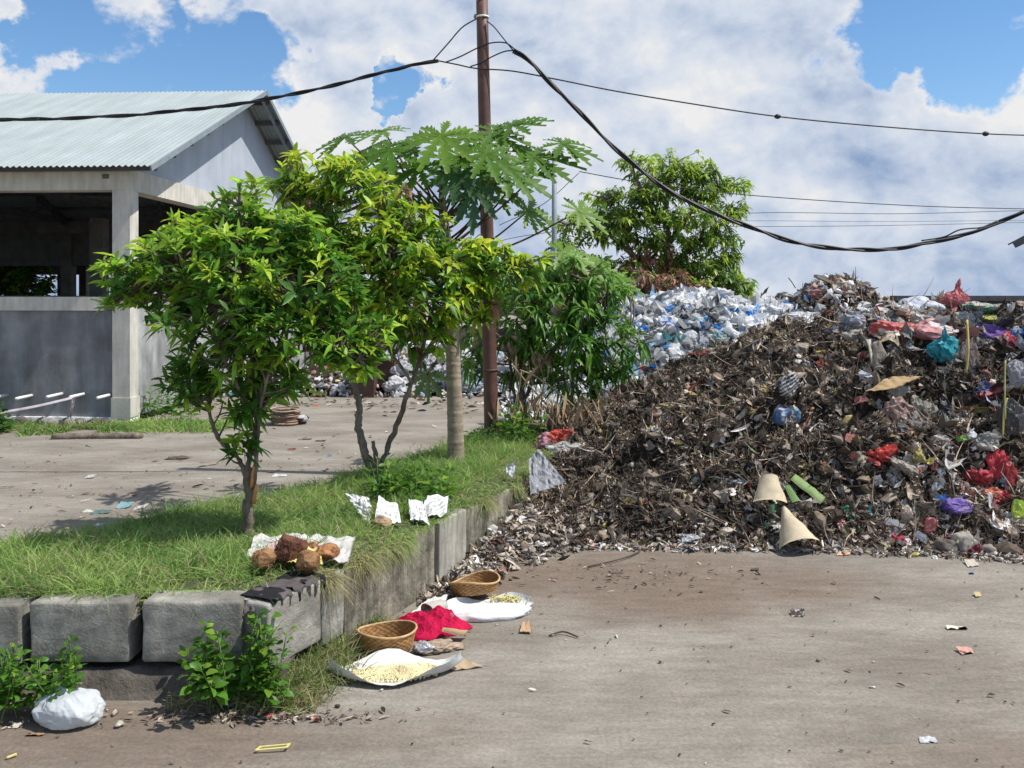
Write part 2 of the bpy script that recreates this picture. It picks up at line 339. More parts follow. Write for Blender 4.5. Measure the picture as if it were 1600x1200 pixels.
# ground
def ground_mat():
    m, t, b, out = newmat('packed_dirt_and_worn_tarmac'); nd = t.nodes; lk = t.links.new
    co = nd.new('ShaderNodeTexCoord').outputs['Object']
    def nz(s, d, sc=None, r=.6, w=None):
        v = co
        if sc: mpn = nd.new('ShaderNodeMapping'); mpn.inputs['Scale'].default_value = sc; lk(co, mpn.inputs[0]); v = mpn.outputs[0]
        n = nd.new('ShaderNodeTexNoise'); n.inputs['Scale'].default_value = s; n.inputs['Detail'].default_value = d; n.inputs['Roughness'].default_value = r; lk(v, n.inputs['Vector']); return n.outputs['Fac']
    def ramp(f, a, b_, lo, hi):
        r = nd.new('ShaderNodeMapRange'); lk(f, r.inputs[0])
        for i, x in enumerate((a, b_, lo, hi)): r.inputs[i+1].default_value = x
        return r.outputs[0]
    def mix(f, a, c):
        mm = nd.new('ShaderNodeMix'); mm.data_type = 'RGBA'; lk(f, mm.inputs[0])
        for s, v in ((6, a), (7, c)):
            if isinstance(v, tuple): mm.inputs[s].default_value = (*v, 1)
            else: lk(v, mm.inputs[s])
        return mm.outputs[2]
    def scale(c, f):
        mm = nd.new('ShaderNodeVectorMath'); mm.operation = 'SCALE'; lk(c, mm.inputs[0]); lk(f, mm.inputs['Scale']); return mm.outputs[0]
    c = mix(ramp(nz(.9, 8, (1, 2.2, 1)), .38, .62, 0, 1), (.205, .182, .152), (.292, .266, .23))
    # damp organic stain close to the heap foot
    sp = nd.new('ShaderNodeSeparateXYZ'); lk(co, sp.inputs[0])
    def dist(cx, cy, ax, ay):
        a = nd.new('ShaderNodeMath'); a.operation = 'MULTIPLY_ADD'; lk(sp.outputs[0], a.inputs[0]); a.inputs[1].default_value = 1/ax; a.inputs[2].default_value = -cx/ax
        b2 = nd.new('ShaderNodeMath'); b2.operation = 'MULTIPLY_ADD'; lk(sp.outputs[1], b2.inputs[0]); b2.inputs[1].default_value = 1/ay; b2.inputs[2].default_value = -cy/ay
        p = nd.new('ShaderNodeMath'); p.operation = 'POWER'; lk(a.outputs[0], p.inputs[0]); p.inputs[1].default_value = 2
        q = nd.new('ShaderNodeMath'); q.operation = 'POWER'; lk(b2.outputs[0], q.inputs[0]); q.inputs[1].default_value = 2
        s = nd.new('ShaderNodeMath'); s.operation = 'ADD'; lk(p.outputs[0], s.inputs[0]); lk(q.outputs[0], s.inputs[1])
        n2 = nd.new('ShaderNodeMath'); n2.operation = 'ADD'; lk(s.outputs[0], n2.inputs[0]); 
        k = nd.new('ShaderNodeMath'); k.operation = 'MULTIPLY_ADD'; lk(nz(1.7, 6), k.inputs[0]); k.inputs[1].default_value = 1.6; k.inputs[2].default_value = -.8
        lk(k.outputs[0], n2.inputs[1]); return n2.outputs[0]
    c = mix(ramp(dist(.75, 5.0, 1.5, .75), 1.0, .15, 0, .85), c, (.17, .125, .095))
    c = mix(ramp(dist(-1.7, 3.25, 1.6, .33), 1.1, .3, 0, .8), c, (.17, .13, .10))
    c = mix(ramp(dist(2.0, 3.05, 1.0, .22), 1.1, .4, 0, .6), c, (.21, .165, .13))
    c = scale(c, ramp(nz(5, 9, (1, 3.5, 1), .7), .32, .68, .80, 1.16))
    c = scale(c, ramp(nz(60, 6, (1, 1, 1), .75), .30, .70, .72, 1.24))
    c = scale(c, ramp(nz(12, 5, (1, 3, 1), .75), .60, .72, 1, .70))
    wv = nd.new('ShaderNodeTexWave'); wv.wave_type = 'RINGS'; wv.rings_direction = 'Z'; mpw = nd.new('ShaderNodeMapping'); mpw.inputs['Location'].default_value = (-5.5, 1.5, 0); lk(co, mpw.inputs[0]); lk(mpw.outputs[0], wv.inputs['Vector'])
    wv.inputs['Scale'].default_value = .55; wv.inputs['Distortion'].default_value = 1.2; wv.inputs['Detail'].default_value = 3; wv.inputs['Detail Scale'].default_value = 1.5
    tk = nd.new('ShaderNodeMath'); tk.operation = 'MULTIPLY'; lk(ramp(wv.outputs['Fac'], .55, .95, 0, 1), tk.inputs[0]); lk(ramp(nz(.8, 4), .45, .6, 0, .22), tk.inputs[1])
    c = mix(tk.outputs[0], c, (.14, .12, .10))
    lk(c, b.inputs['Base Color']); b.inputs['Roughness'].default_value = .92; b.inputs['Specular IOR Level'].default_value = .15
    bp = nd.new('ShaderNodeBump'); bp.inputs['Strength'].default_value = .55; bp.inputs['Distance'].default_value = .012
    lk(nz(38, 10, None, .72), bp.inputs['Height']); lk(bp.outputs[0], b.inputs['Normal'])
    return m
M_ground = ground_mat()
gx = np.concatenate([[-400, -60, -20], np.linspace(-9, 9, 90), [20, 60, 400]]); gy = np.concatenate([[-60, -5], np.linspace(1.5, 17, 110), [25, 60, 800]])
X, Y = np.meshgrid(gx, gy, indexing='ij')
Z = (fbm(np.stack([X*.9, Y*.9, X*0], -1), 3, 3)-.5)*.012*((np.abs(X) < 9.1) & (Y > 1.4) & (Y < 17.1))
a = Acc().add(np.stack([X, Y, Z], -1), grid_faces(len(gx), len(gy)))
o = put('ground', a, M_ground); tag(o, kind='structure')

# ------------------------------------------------------------------ sheds
RZ = -math.radians(3)
def make_shed(loc, label, detail=True):
    root = thing('concrete_shed', label, 'shed', loc, rz=RZ)
    def part(name, acc, m, parent=root, smooth=False):
        V = np.concatenate(acc.V); me = mesh_np(name, V, acc.F, np.concatenate(acc.C), smooth); me.materials.append(m)
        o = bpy.data.objects.new(name, me); COL.objects.link(o); o.parent = parent; return o
    LL = 15.; DD = 7.8; EZ = 3.10; RI = 4.96
    # columns
    for (x, y) in [(-.22, 0), (-5.2, 0), (-10.2, 0), (-.22, 3.8), (-.22, DD-.22), (-5.2, DD-.22), (-10.2, DD-.22), (-2.6, 3.9), (-7.5, 3.9)]:
        c = Acc().add(*box(x, x+.22, y, y+.22, .1, 2.87)); c.add(*box(x-.012, x+.232, y-.012, y+.232, .1, .34))
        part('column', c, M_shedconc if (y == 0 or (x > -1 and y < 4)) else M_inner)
    b = Acc().add(*box(-LL, 0, -.004, .23, 2.872, 3.13)); part('front_beam', b, M_shedconc)
    b = Acc().add(*box(-.225, -.002, .232, DD-.232, 2.872, 3.13)); part('side_beam', b, M_shedconc)
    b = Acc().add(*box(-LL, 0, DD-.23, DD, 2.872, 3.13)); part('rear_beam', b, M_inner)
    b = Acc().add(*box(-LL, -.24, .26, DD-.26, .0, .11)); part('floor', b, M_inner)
    w = Acc()
    for x0, x1 in ((-4.98, -.22), (-9.98, -5.2), (-15, -10.2)): w.add(*box(x0, x1, .05, .17, .1, 1.40))
    part('front_wall', w, M_plaster)
    w = Acc()
    for x0, x1 in ((-4.98, -.34), (-9.98, -5.2), (-15, -10.2)): w.add(*box(x0, x1, .02, .20, 1.402, 1.57))
    part('wall_cap', w, M_shedconc)
    w = Acc().add(*box(-.17, -.03, .22, 3.8, .1, 1.55)).add(*box(-.17, -.03, 4.02, DD-.22, .1, 1.55)).add(*box(-.18, -.024, 1.55, 1.62, .1, 1.552)); part('side_wall', w, M_sidew)
    w = Acc().add(*box(-LL, -.22, DD-.17, DD-.05, .1, 1.0)).add(*box(-LL, -.22, DD-.16, DD-.06, 2.2, 2.87)); part('rear_wall', w, M_dark)
    w = Acc().add(*box(-LL-.1, -LL, 0, DD, .0, 3.1)); part('end_wall', w, M_plaster)
    # gable infill, thin panels
    g = Acc(); n = 15
    for i in range(n):
        y0 = -.0+i*DD/n; y1 = y0+DD/n-.0015
        z0 = EZ+(RI-EZ-.07)*(1-abs((y0-3.9)/3.95)); z1 = EZ+(RI-EZ-.07)*(1-abs((y1-3.9)/3.95))
        zz = .0
        V = np.array([[x, y, z] for x in (-.08, -.045+zz) for (y, z) in ((y0, 3.10), (y1, 3.10), (y1, max(z1, 3.11)), (y0, max(z0, 3.11)))])
        V[[0, 1, 4, 5], 2] = 3.132
        g.add(V, np.array([[0, 1, 2, 3], [7, 6, 5, 4], [0, 4, 5, 1], [1, 5, 6, 2], [2, 6, 7, 3], [3, 7, 4, 0]]))
    part('gable', g, M_panel)
    # stone footing
    s = Acc(); r = np.random.default_rng(5); iv, fi = ico(2)
    s.add(*box(-LL, -.0, .01, .25, -.05, .099))
    for k in range(70 if detail else 0):
        x = -.02-k*.085-r.uniform(0, .05); sz = r.uniform(.05, .09)
        v = iv*np.array([sz*1.1, .07, r.uniform(.045, .065)])*(1+.25*(crump(iv, k)[:, None]-.5)) + [x, -.02+r.normal()*.03, .035+r.uniform(-.02, .02)]
        s.add(v, fi, np.array([.2, .185, .17])*r.uniform(.5, 1.4))
    part('stone_footing', s, M_stone)
    # corrugated roof slopes
    nx = int(LL/.0128); xs = np.linspace(-LL, .41, nx)
    rf = Acc()
    for sgn in (1, -1):
        ys = np.array([3.9-sgn*4.2, 3.9-sgn*2.1, 3.9-sgn*.0]); zs = np.array([3.12, 4.04, RI])
        Xg, Yg = np.meshgrid(xs, ys, indexing='ij'); Zg = np.broadcast_to(zs, Xg.shape)+.011*np.sin(Xg*2*np.pi/.076)
        top = np.stack([Xg, Yg, Zg], -1).reshape(-1, 3)
        rf.add(top, grid_faces(nx, 3)); rf.add(top-[0, 0, .006], grid_faces(nx, 3)[:, ::-1])
    part('roof', rf, M_roof, smooth=True)
    rc = Acc().add(*bar((-LL, 3.82, RI+.0), (.41, 3.82, RI+.0), .18, .02)).add(*bar((-LL, 3.98, RI+.0), (.41, 3.98, RI+.0), .18, .02)); 
    # rake trims and purlins
    tr = Acc()
    tr.add(*bar((.40, -.3, 3.09), (.40, 3.9, RI-.03), .02, .07)).add(*bar((.40, 8.1, 3.09), (.40, 3.9, RI-.03), .02, .07))
    tr.add(*bar((.30, 8.1, 3.02), (.30, 3.9, RI-.1), .04, .05))
    part('rake_trim', tr, M_galv)
    for sgn in (1, -1):
        for k in range(8):
            f = (k+.3)/7.7; y = 3.9-sgn*4.15*(1-f); z = 3.12+(RI-3.12)*f-.065
            part('purlin', Acc().add(*bar((-LL, y, z), (.37, y, z), .05, .07)), M_dark)
    for x in (-.3, -2.6, -5.1, -7.6, -10.1):
        t = Acc().add(*bar((x, 0, 3.0), (x, 3.9, RI-.16), .08, .12)).add(*bar((x, DD, 3.0), (x, 3.9, RI-.16), .08, .12)).add(*bar((x, 0, 3.16), (x, DD, 3.16), .06, .1))
        for y in (1.3, 2.6, 5.2, 6.5):
            t.add(*bar((x, y, 3.15), (x, 3.9 if y in (2.6, 5.2) else y, 3.12+(RI-3.12)*(1-abs(y-3.9)/4.2)-.1 if y in (1.3, 6.5) else RI-.2), .04, .05))
        part('truss', t, M_dark)
    if detail:
        for px, py in ((171, 617), (128, 616), (92, 616), (43, 619), (4, 618)):
            q = P(px, py, 10.93); v = Vector(q)-Vector(loc); v.rotate(Matrix.Rotation(-RZ, 3, 'Z'))
            part('drain_pipe', Acc().add(*tube([(v.x, .06, v.z), (v.x, -.27, v.z-.005)], .019, 10)), M_white, smooth=True)
    return root
SH = P(203, 665, 10.9); SH[2] = 0
make_shed(SH, 'open concrete shed with corrugated grey roof and dark plastered front wall')
ax = np.array([math.sin(-RZ), math.cos(RZ), 0])
make_shed(SH+ax*8.3+[.15, 0, 0], 'second corrugated roof shed farther back behind the papaya leaves', False)

# dark block wall far right, corner of a tin canopy, far lamp post
o = thing('block_wall', 'long dark block wall running behind the right end of the rubbish heap', 'wall', (7.2, 14, 0))
a = Acc().add(*box(P(1403, 470, 14)[0], 14, 14, 14.2, 0, 1.50)); put('wall_body', a, M_block, o, smooth=False)
a = Acc().add(*box(P(1400, 470, 14)[0], 14, 13.97, 14.23, 1.502, 1.58)); put('coping', a, mat('coping', (.09, .09, .095), rough=.9, nscale=5, namt=.3), o, smooth=False)
q = P(1590, 372, 7.5)
o = thing('tin_canopy', 'dark roof corner poking in at the right edge below the cables', 'canopy', (5.2, 7.6, 0))
v, f = bar(P(1580, 380, 7.5), P(1690, 322, 7.3), .5, .012); put('roof_sheet', Acc().add(v, f), mat('weathered_tin', (.10, .09, .08), rough=.8, nscale=8, namt=.3), o, smooth=False)
put('edge_batten', Acc().add(*bar(P(1584, 383, 7.25), P(1690, 333, 7.0), .05, .05)), M_dark, o, smooth=False)
put('post', Acc().add(*tube([(5.2, 7.6, 0), (5.2, 7.6, 2.7)], .04, 8)), M_dark, o)
q = P(866, 470, 14); o = thing('lamp_post', 'thin pale steel post standing behind the papaya and far tree', 'post', (q[0], 14, 0))
put('post', Acc().add(*tube([(q[0], 14, 0), (q[0], 14, P(866, 400, 14)[2]), (q[0], 14, P(866, 236, 14)[2])], [.05, .045, .035], 10)), M_galv, o)

# ------------------------------------------------------------------ utility pole and cables
b0 = P(768, 682, 7.8); t0 = P(753, 2, 7.8)
pole = thing('utility_pole', 'rust brown steel pole rising out of the grass bank beside the papaya', 'pole', (b0[0], b0[1], .3))
pp = [b0+(t0-b0)*t for t in np.linspace(-.06, 1, 12)]
put('pole_shaft', Acc().add(*tube(pp, np.linspace(.063, .051, 12), 20)), M_pole, pole)
for t in (.153, .40, .963):
    c = b0+(t0-b0)*t; d = (t0-b0)*.0018; put('collar', Acc().add(*tube([c-d, c+d], .069-.012*t if t < .9 else .06, 20)), M_pole if t < .9 else M_white, pole)
c = b0+(t0-b0)*1.003; put('cap', Acc().add(*tube([c, c+[0, 0, .02], c+[0, 0, .03]], [.056, .056, .02], 20)), M_white, pole)
put('bracket', Acc().add(*bar(P(753, 30, 7.8)+[-.05, -.02, .03], P(742, 28, 7.8), .02, .03)), M_galv, pole)
def cable(pts, rad, label, strands=1, tw=0, name='overhead_cable', D=7.75, Ds=None, knobs=()):
    W3 = [P(x, y, D if Ds is None else Ds[i]) for i, (x, y) in enumerate(pts)]
    path = smoothpath(W3, 14 if strands > 1 else 8); A = Acc()
    s = np.concatenate([[0], np.cumsum(np.linalg.norm(np.diff(path, axis=0), axis=1))])
    if strands > 1:
        n = int(s[-1]/.03)+2; ss = np.linspace(0, s[-1], n); path = np.stack([np.interp(ss, s, path[:, i]) for i in range(3)], 1); s = ss
    T = nrm(np.gradient(path, axis=0)); B = nrm(np.cross(T, [0, 0, 1.])); U = np.cross(B, T)
    for k in range(strands):
        ph = 2*np.pi*k/strands+s*tw+.9*np.sin(s*1.7+k)
        off = 0 if strands == 1 else rad*1.05*(1+.35*np.sin(s*2.3+k*2))[:, None]*(np.cos(ph)[:, None]*U+np.sin(ph)[:, None]*B)
        A.add(*tube(path+off, rad, 6))
    o = thing(name, label, 'cable', path[len(path)//2]); put('conductor', A, M_cable, o)
    for (x, y) in knobs:
        i = np.argmin(np.linalg.norm(path-P(x, y, D), axis=1)); iv, fi = ico(2)
        put('clamp', Acc().add(iv*[.03, .02, .022]+path[i], fi), M_cable, o)
    return o
cable([(-60, 184), (0, 187), (100, 185), (200, 180), (300, 171), (400, 158), (500, 138), (600, 113), (650, 100), (685, 95)], .0085, 'thick twisted black cable running left from the pole across the shed roof', 3, 9)
cable([(685, 95), (715, 101), (745, 107), (800, 111), (870, 124), (960, 142), (1080, 162), (1215, 182), (1380, 198), (1540, 209), (1680, 213)], .0062, 'thin black cable crossing the sky highest on the right of the pole', 1, knobs=((1215, 182), (1540, 209)))
cable([(802, 79), (825, 93), (870, 140), (920, 190), (970, 240), (1030, 288), (1100, 326), (1180, 358), (1260, 382), (1370, 391), (1450, 379), (1520, 362), (1600, 332), (1700, 290)], .0105, 'heaviest sagging bundle of black cables dipping in front of the far tree', 3, 7, Ds=None)
cable([(1440, 376), (1475, 370), (1500, 359), (1535, 355), (1560, 346)], .007, 'short slack loop standing off the heavy sagging cable at right')
cable([(676, 95), (700, 68), (722, 43), (745, 29)], .006, 'uppermost black jumper wire looping left of the pole top')
cable([(697, 97), (720, 88), (750, 73), (768, 67), (790, 67), (806, 78)], .006, 'middle black jumper wire passing behind the pole top')
cable([(735, 104), (752, 98), (770, 88), (790, 80), (808, 79)], .006, 'lowest black jumper wire curving beside the pole top')
cable([(761, 33), (772, 42), (785, 58), (802, 79)], .006, 'black jumper wire dropping right from the pole top to the heavy bundle')
cable([(905, 268), (990, 283), (1130, 301), (1250, 311), (1380, 319), (1500, 324), (1700, 328)], .008, 'distant dark wire passing behind the far tree, highest of the distant ones', 1, D=15)
cable([(700, 410), (800, 372), (985, 350), (1170, 333), (1400, 334), (1600, 329), (1700, 327)], .006, 'faint distant wire just below the topmost distant wire', 1, D=17)
cable([(1000, 348), (1170, 345), (1400, 346), (1700, 343)], .004, 'faintest distant wire between two others low over the heap', 1, D=18)
cable([(1000, 352), (1170, 354), (1400, 352), (1700, 345)], .005, 'lowest of the faint distant wires over the heap', 1, D=17)
cable([(780, 352), (850, 318), (905, 270), (1000, 205)][:3], .006, 'distant wire seen between the papaya stalks left of the far post', 1, D=14.2)

# ------------------------------------------------------------------ planted bank
CA = np.array([-.96, 3.60]); DR = nrm(np.array([.40, .92]))      # right-hand wall line
def WL(t): return CA+DR*t
bankpoly = np.array([[-4.2, 3.66], [-.98, 3.66], list(WL(.5)), list(WL(1.4)), list(WL(2.5)), [.35, 7.2], [.4, 8.6], [-.3, 8.9], [-.62, 7.4], [-1.35, 6.05], [-2.3, 4.85], [-3.1, 4.2], [-4.2, 4.0]])
def inpoly(x, y, poly):
    c = np.zeros(np.shape(x), bool); n = len(poly)
    for i in range(n):
        x0, y0 = poly[i]; x1, y1 = poly[(i+1) % n]
        k = ((y0 > y) != (y1 > y)) & (x < (x1-x0)*(y-y0)/((y1-y0) if y1 != y0 else 1e-9)+x0); c ^= k
    return c
def pdist(x, y, poly, idx=None):
    d = np.full(np.shape(x), 1e9); n = len(poly)
    for i in (range(n) if idx is None else idx):
        a = poly[i]; b = poly[(i+1) % n]; ab = b-a
        t = np.clip(((x-a[0])*ab[0]+(y-a[1])*ab[1])/(ab@ab), 0, 1); d = np.minimum(d, np.hypot(x-a[0]-t*ab[0], y-a[1]-t*ab[1]))
    return d
def bankz(x, y):
    ins = inpoly(x, y, bankpoly); d = pdist(x, y, bankpoly, range(5, 12))
    h = .35+.035*(fbm(np.stack([x*2, y*2, x*0], -1), 9, 3)-.5)*2
    k = np.clip((d+.0)/.22, 0, 1); k = k*k*(3-2*k)
    return np.where(ins, h*np.maximum(k, .0)+.01, -.03)
xs = np.linspace(-4.2, .5, 160); ys = np.linspace(3.62, 8.95, 180)
X, Y = np.meshgrid(xs, ys, indexing='ij'); Z = bankz(X, Y)
_g = grid_faces(160, 180); _in = inpoly(X.ravel(), Y.ravel(), bankpoly); _g = _g[_in[_g].all(1)]
o = put('soil_bank', Acc().add(np.stack([X, Y, Z], -1), _g), mat('bank_soil', (.06, .075, .028), rough=.95, nscale=8, namt=.4, bump=.8, bscale=30)); tag(o, kind='structure')

# kerb blocks: bevelled, slightly chipped
def block(name, w, d, h, seed, m, bev=.013, chip=.005):
    bm = bmesh.new(); bmesh.ops.create_cube(bm, size=1)
    bmesh.ops.scale(bm, vec=(w, d, h), verts=bm.verts); bmesh.ops.bevel(bm, geom=bm.edges[:], offset=bev, segments=3, affect='EDGES', profile=.5)
    bmesh.ops.triangulate(bm, faces=bm.faces[:]); 
    for _ in range(3):
        le = [e for e in bm.edges if e.calc_length() > .035]
        if not le: break
        bmesh.ops.subdivide_edges(bm, edges=le, cuts=1); bmesh.ops.triangulate(bm, faces=[f for f in bm.faces if len(f.verts) > 3])
    V = np.array([v.co[:] for v in bm.verts]); bm.normal_update(); Nn = np.array([v.normal[:] for v in bm.verts])
    Fc = np.array([[v.index for v in f.verts] for f in bm.faces]); bm.free()
    e = np.sort(np.abs(V)/np.array([w, d, h])*2, axis=1)[:, 1]           # nearness to an edge
    k = fbm(V*9, seed, 3); V = V-Nn*(chip*2*(k-.3)+.03*np.clip(k-.62, 0, 1)*np.clip(e-.8, 0, .2)*5*2)[:, None]
    return V, Fc
def put_block(cx, cy, z0, w, d, h, ang, label, seed, m=None, name='kerb_block', bev=.014, cat='concrete block', group='concrete blocks edging the bank'):
    V, Fc = block(name, w, d, h, seed, m, bev); me = mesh_np(name, V+[0, 0, h/2], [Fc], smooth=True); me.materials.append(m or M_conc)
    me.set_sharp_from_angle(angle=math.radians(28)); o = bpy.data.objects.new(name, me); COL.objects.link(o); o.location = (cx, cy, z0); o.rotation_euler = (0, 0, ang)
    return tag(o, label, cat, group)
row = [(-3.40, 'concrete kerb block outside the left edge'), (-2.16, 'concrete kerb block cut off by the left edge of the photo'), (-1.73, 'wide concrete kerb block second from the left, behind the white bag'), (-1.275, 'concrete kerb block third from the left, behind the broad leaved weed')]
lay = Acc()
for i, (cx, lb) in enumerate(row[1:]):
    put_block(cx, 3.645+.01*(i % 2), .125+.006*(i-1), .405, .155, .245, math.radians((-1.2, .8, -.6)[i]), lb, 30+i)
put_block(WL(.17)[0]-.09, WL(.17)[1]-.0, .10, .19, .36, .27, math.atan2(DR[1], DR[0])-math.pi/2, 'chipped corner block with a ragged black cloth over its top', 41)
put_block(WL(.45)[0]-.085, WL(.45)[1], .06, .17, .17, .30, math.atan2(DR[1], DR[0])-math.pi/2, 'narrow concrete block just behind the corner block', 42)
ang = math.atan2(DR[1], DR[0])-math.pi/2
put_block(WL(.98)[0]-.10, WL(.98)[1], -.03, .18, .86, .385, ang, 'old retaining wall with dark vertical streaks between the block and the smooth slab', 43, M_oldconc, 'retaining_wall', .012, 'wall', None)
put_block(WL(1.585)[0]-.085, WL(1.585)[1], -.03, .19, .33, .395, ang, 'smooth grey concrete slab beside the heap of scraps', 44, mat('slab', (.33, .31, .265), rough=.9, nscale=5, namt=.3, bump=.4, bscale=40, streak=((20, 20, 2), .35)), 'concrete_slab', .012, 'slab', None)
put_block(WL(2.20)[0]-.10, WL(2.20)[1], -.03, .18, .85, .375, ang, 'far end of the retaining wall running into the rubbish heap', 45, M_oldconc, 'retaining_wall', .012, 'wall', None)
# footing of dirt and broken concrete under the blocks
a = Acc(); nX = 150; nY = 12; xs = np.linspace(-4.2, -.9, nX); ys = np.linspace(3.50, 3.82, nY); X, Y = np.meshgrid(xs, ys, indexing='ij')
Z = np.clip((Y-3.53)/.06, 0, 1)*(.115+.05*(fbm(np.stack([X*9, Y*9, X*0], -1), 5, 3)-.6))
a.add(np.stack([X, Y, Z-.005], -1), grid_faces(nX, nY)); tag(put('dirt_footing', a, mat('footing_soil', (.11, .095, .08), rough=.95, nscale=9, namt=.5, bump=1, bscale=35, bdist=.02)), kind='structure')

# grass
def grass(name, pts, lab, Ln=(.07, .17), Wd=(.003, .0065), yellow=.25, lean=.5, droop=(.2, 1.1), col=((.12, .25, .05), (.36, .50, .14)), out=None, r=rng):
    n = len(pts); D = r.normal(size=(n, 3))*lean; D[:, 2] = 1
    if out is not None: D[:, :2] += out
    c0, c1 = np.array(col[0]), np.array(col[1]); k = (fbm(pts*[4, 4, 1], 21, 3)*1.6-.3)[:, None]+r.uniform(-.3, .3, (n, 1)); k = np.clip(k, 0, 1)
    C = c0+(c1-c0)*k; yl = (r.uniform(size=n) < yellow*np.clip(fbm(pts*[1.5, 1.5, 1], 5, 2)*3-1, .1, 1.5)); C[yl] = np.array([.46, .42, .22])*r.uniform(.6, 1.1, (yl.sum(), 1))
    V, Fq, Cc = blades(pts, D, r.uniform(*Ln, n)*(.6+.8*fbm(pts*[3, 3, 1], 8, 2)), r.uniform(*Wd, n), r.uniform(*droop, n), C, r)
    return tag(put(name, Acc().add(V, Fq, Cc), M_grass), lab, 'grass', kind='stuff')
def scatter(n, x0, x1, y0, y1, ok, r=rng):
    x = r.uniform(x0, x1, n); y = r.uniform(y0, y1, n); k = ok(x, y); return x[k], y[k]
x, y = scatter(330000, -4.2, .5, 3.66, 8.8, lambda x, y: inpoly(x, y, bankpoly) & (rng.uniform(size=x.shape) < np.clip(1.6-(y-3.6)*.22, .35, 1)))
dens_ = fbm(np.stack([x*5, y*5, x*0], -1), 77, 3); k = dens_ > .28+rng.uniform(-.1, .1, x.shape); x, y = x[k], y[k]
pts = np.stack([x, y, bankz(x, y)-.01], -1)
edge = pdist(x, y, bankpoly, (1, 2, 3, 4)) < .22; far = ~edge
grass('grass', pts[far], 'thick green grass covering the planted bank', yellow=.25, Ln=(.07, .20))
grass('grass', pts[edge], 'yellowish grass fringe along the top of the retaining wall', yellow=.55, Ln=(.05, .13), droop=(.4, 1.5), out=np.array([.15, -.06]))
# fringe hanging over the wall, weeds along its foot
t = rng.uniform(.36, 2.5, 14000); w = WL(0)[None]+DR[None]*t[:, None]+np.array([DR[1], -DR[0]])*rng.uniform(-.10, .008, (14000, 1)); keep = fbm(np.stack([t*6, t*0, t*0], -1), 2, 3) > .50
pts = np.column_stack([w, np.full(len(t), .355)])[keep]; grass('grass', pts, 'dry grass tufts hanging down the face of the retaining wall', yellow=.8, Ln=(.05, .19), droop=(.8, 3.0), out=np.array([.6, -.25]), lean=.7)
t = rng.uniform(-.12, .75, 5200); w = WL(0)[None]+DR[None]*t[:, None]+np.array([DR[1], -DR[0]])*(np.abs(rng.normal(size=(5200, 1)))*.08+.01); w = w[w[:, 0] < -.50]
_b = G(600, 1034)[:2]+[0, .115]; w = w[np.hypot(w[:, 0]-_b[0], w[:, 1]-_b[1]) > .19]
grass('grass', np.column_stack([w, np.zeros(len(w))]), 'grass growing at the foot of the corner block beside the rice sack', yellow=.5, Ln=(.08, .24), lean=.35, col=((.05, .12, .015), (.15, .26, .05)))
x = rng.uniform(-1.62, -.75, 1500); y = 3.5+rng.normal(size=1500)*.035; k = fbm(np.stack([x*7, y*0, y*0], -1), 3, 2) > .48
grass('grass', np.column_stack([x, y, y*0])[k], 'straggly dry grass in the dirt below the kerb blocks', yellow=1.3, Ln=(.05, .15), lean=.6)
x = rng.uniform(-8, -3.4, 16000); y = 10.5+rng.normal(size=16000)*.17+np.where(x > -4.7, .25, 0)*1; k = (fbm(np.stack([x*2.2, y*2, y*0], -1), 3, 3) > .47) | ((x > -4.75) & (x < -3.6)); x = x[k]; y = y[k]
grass('grass', np.column_stack([x, y, y*0]), 'grass and weeds along the foot of the shed', yellow=.3, Ln=(.10, .24), Wd=(.008, .016), lean=.5)

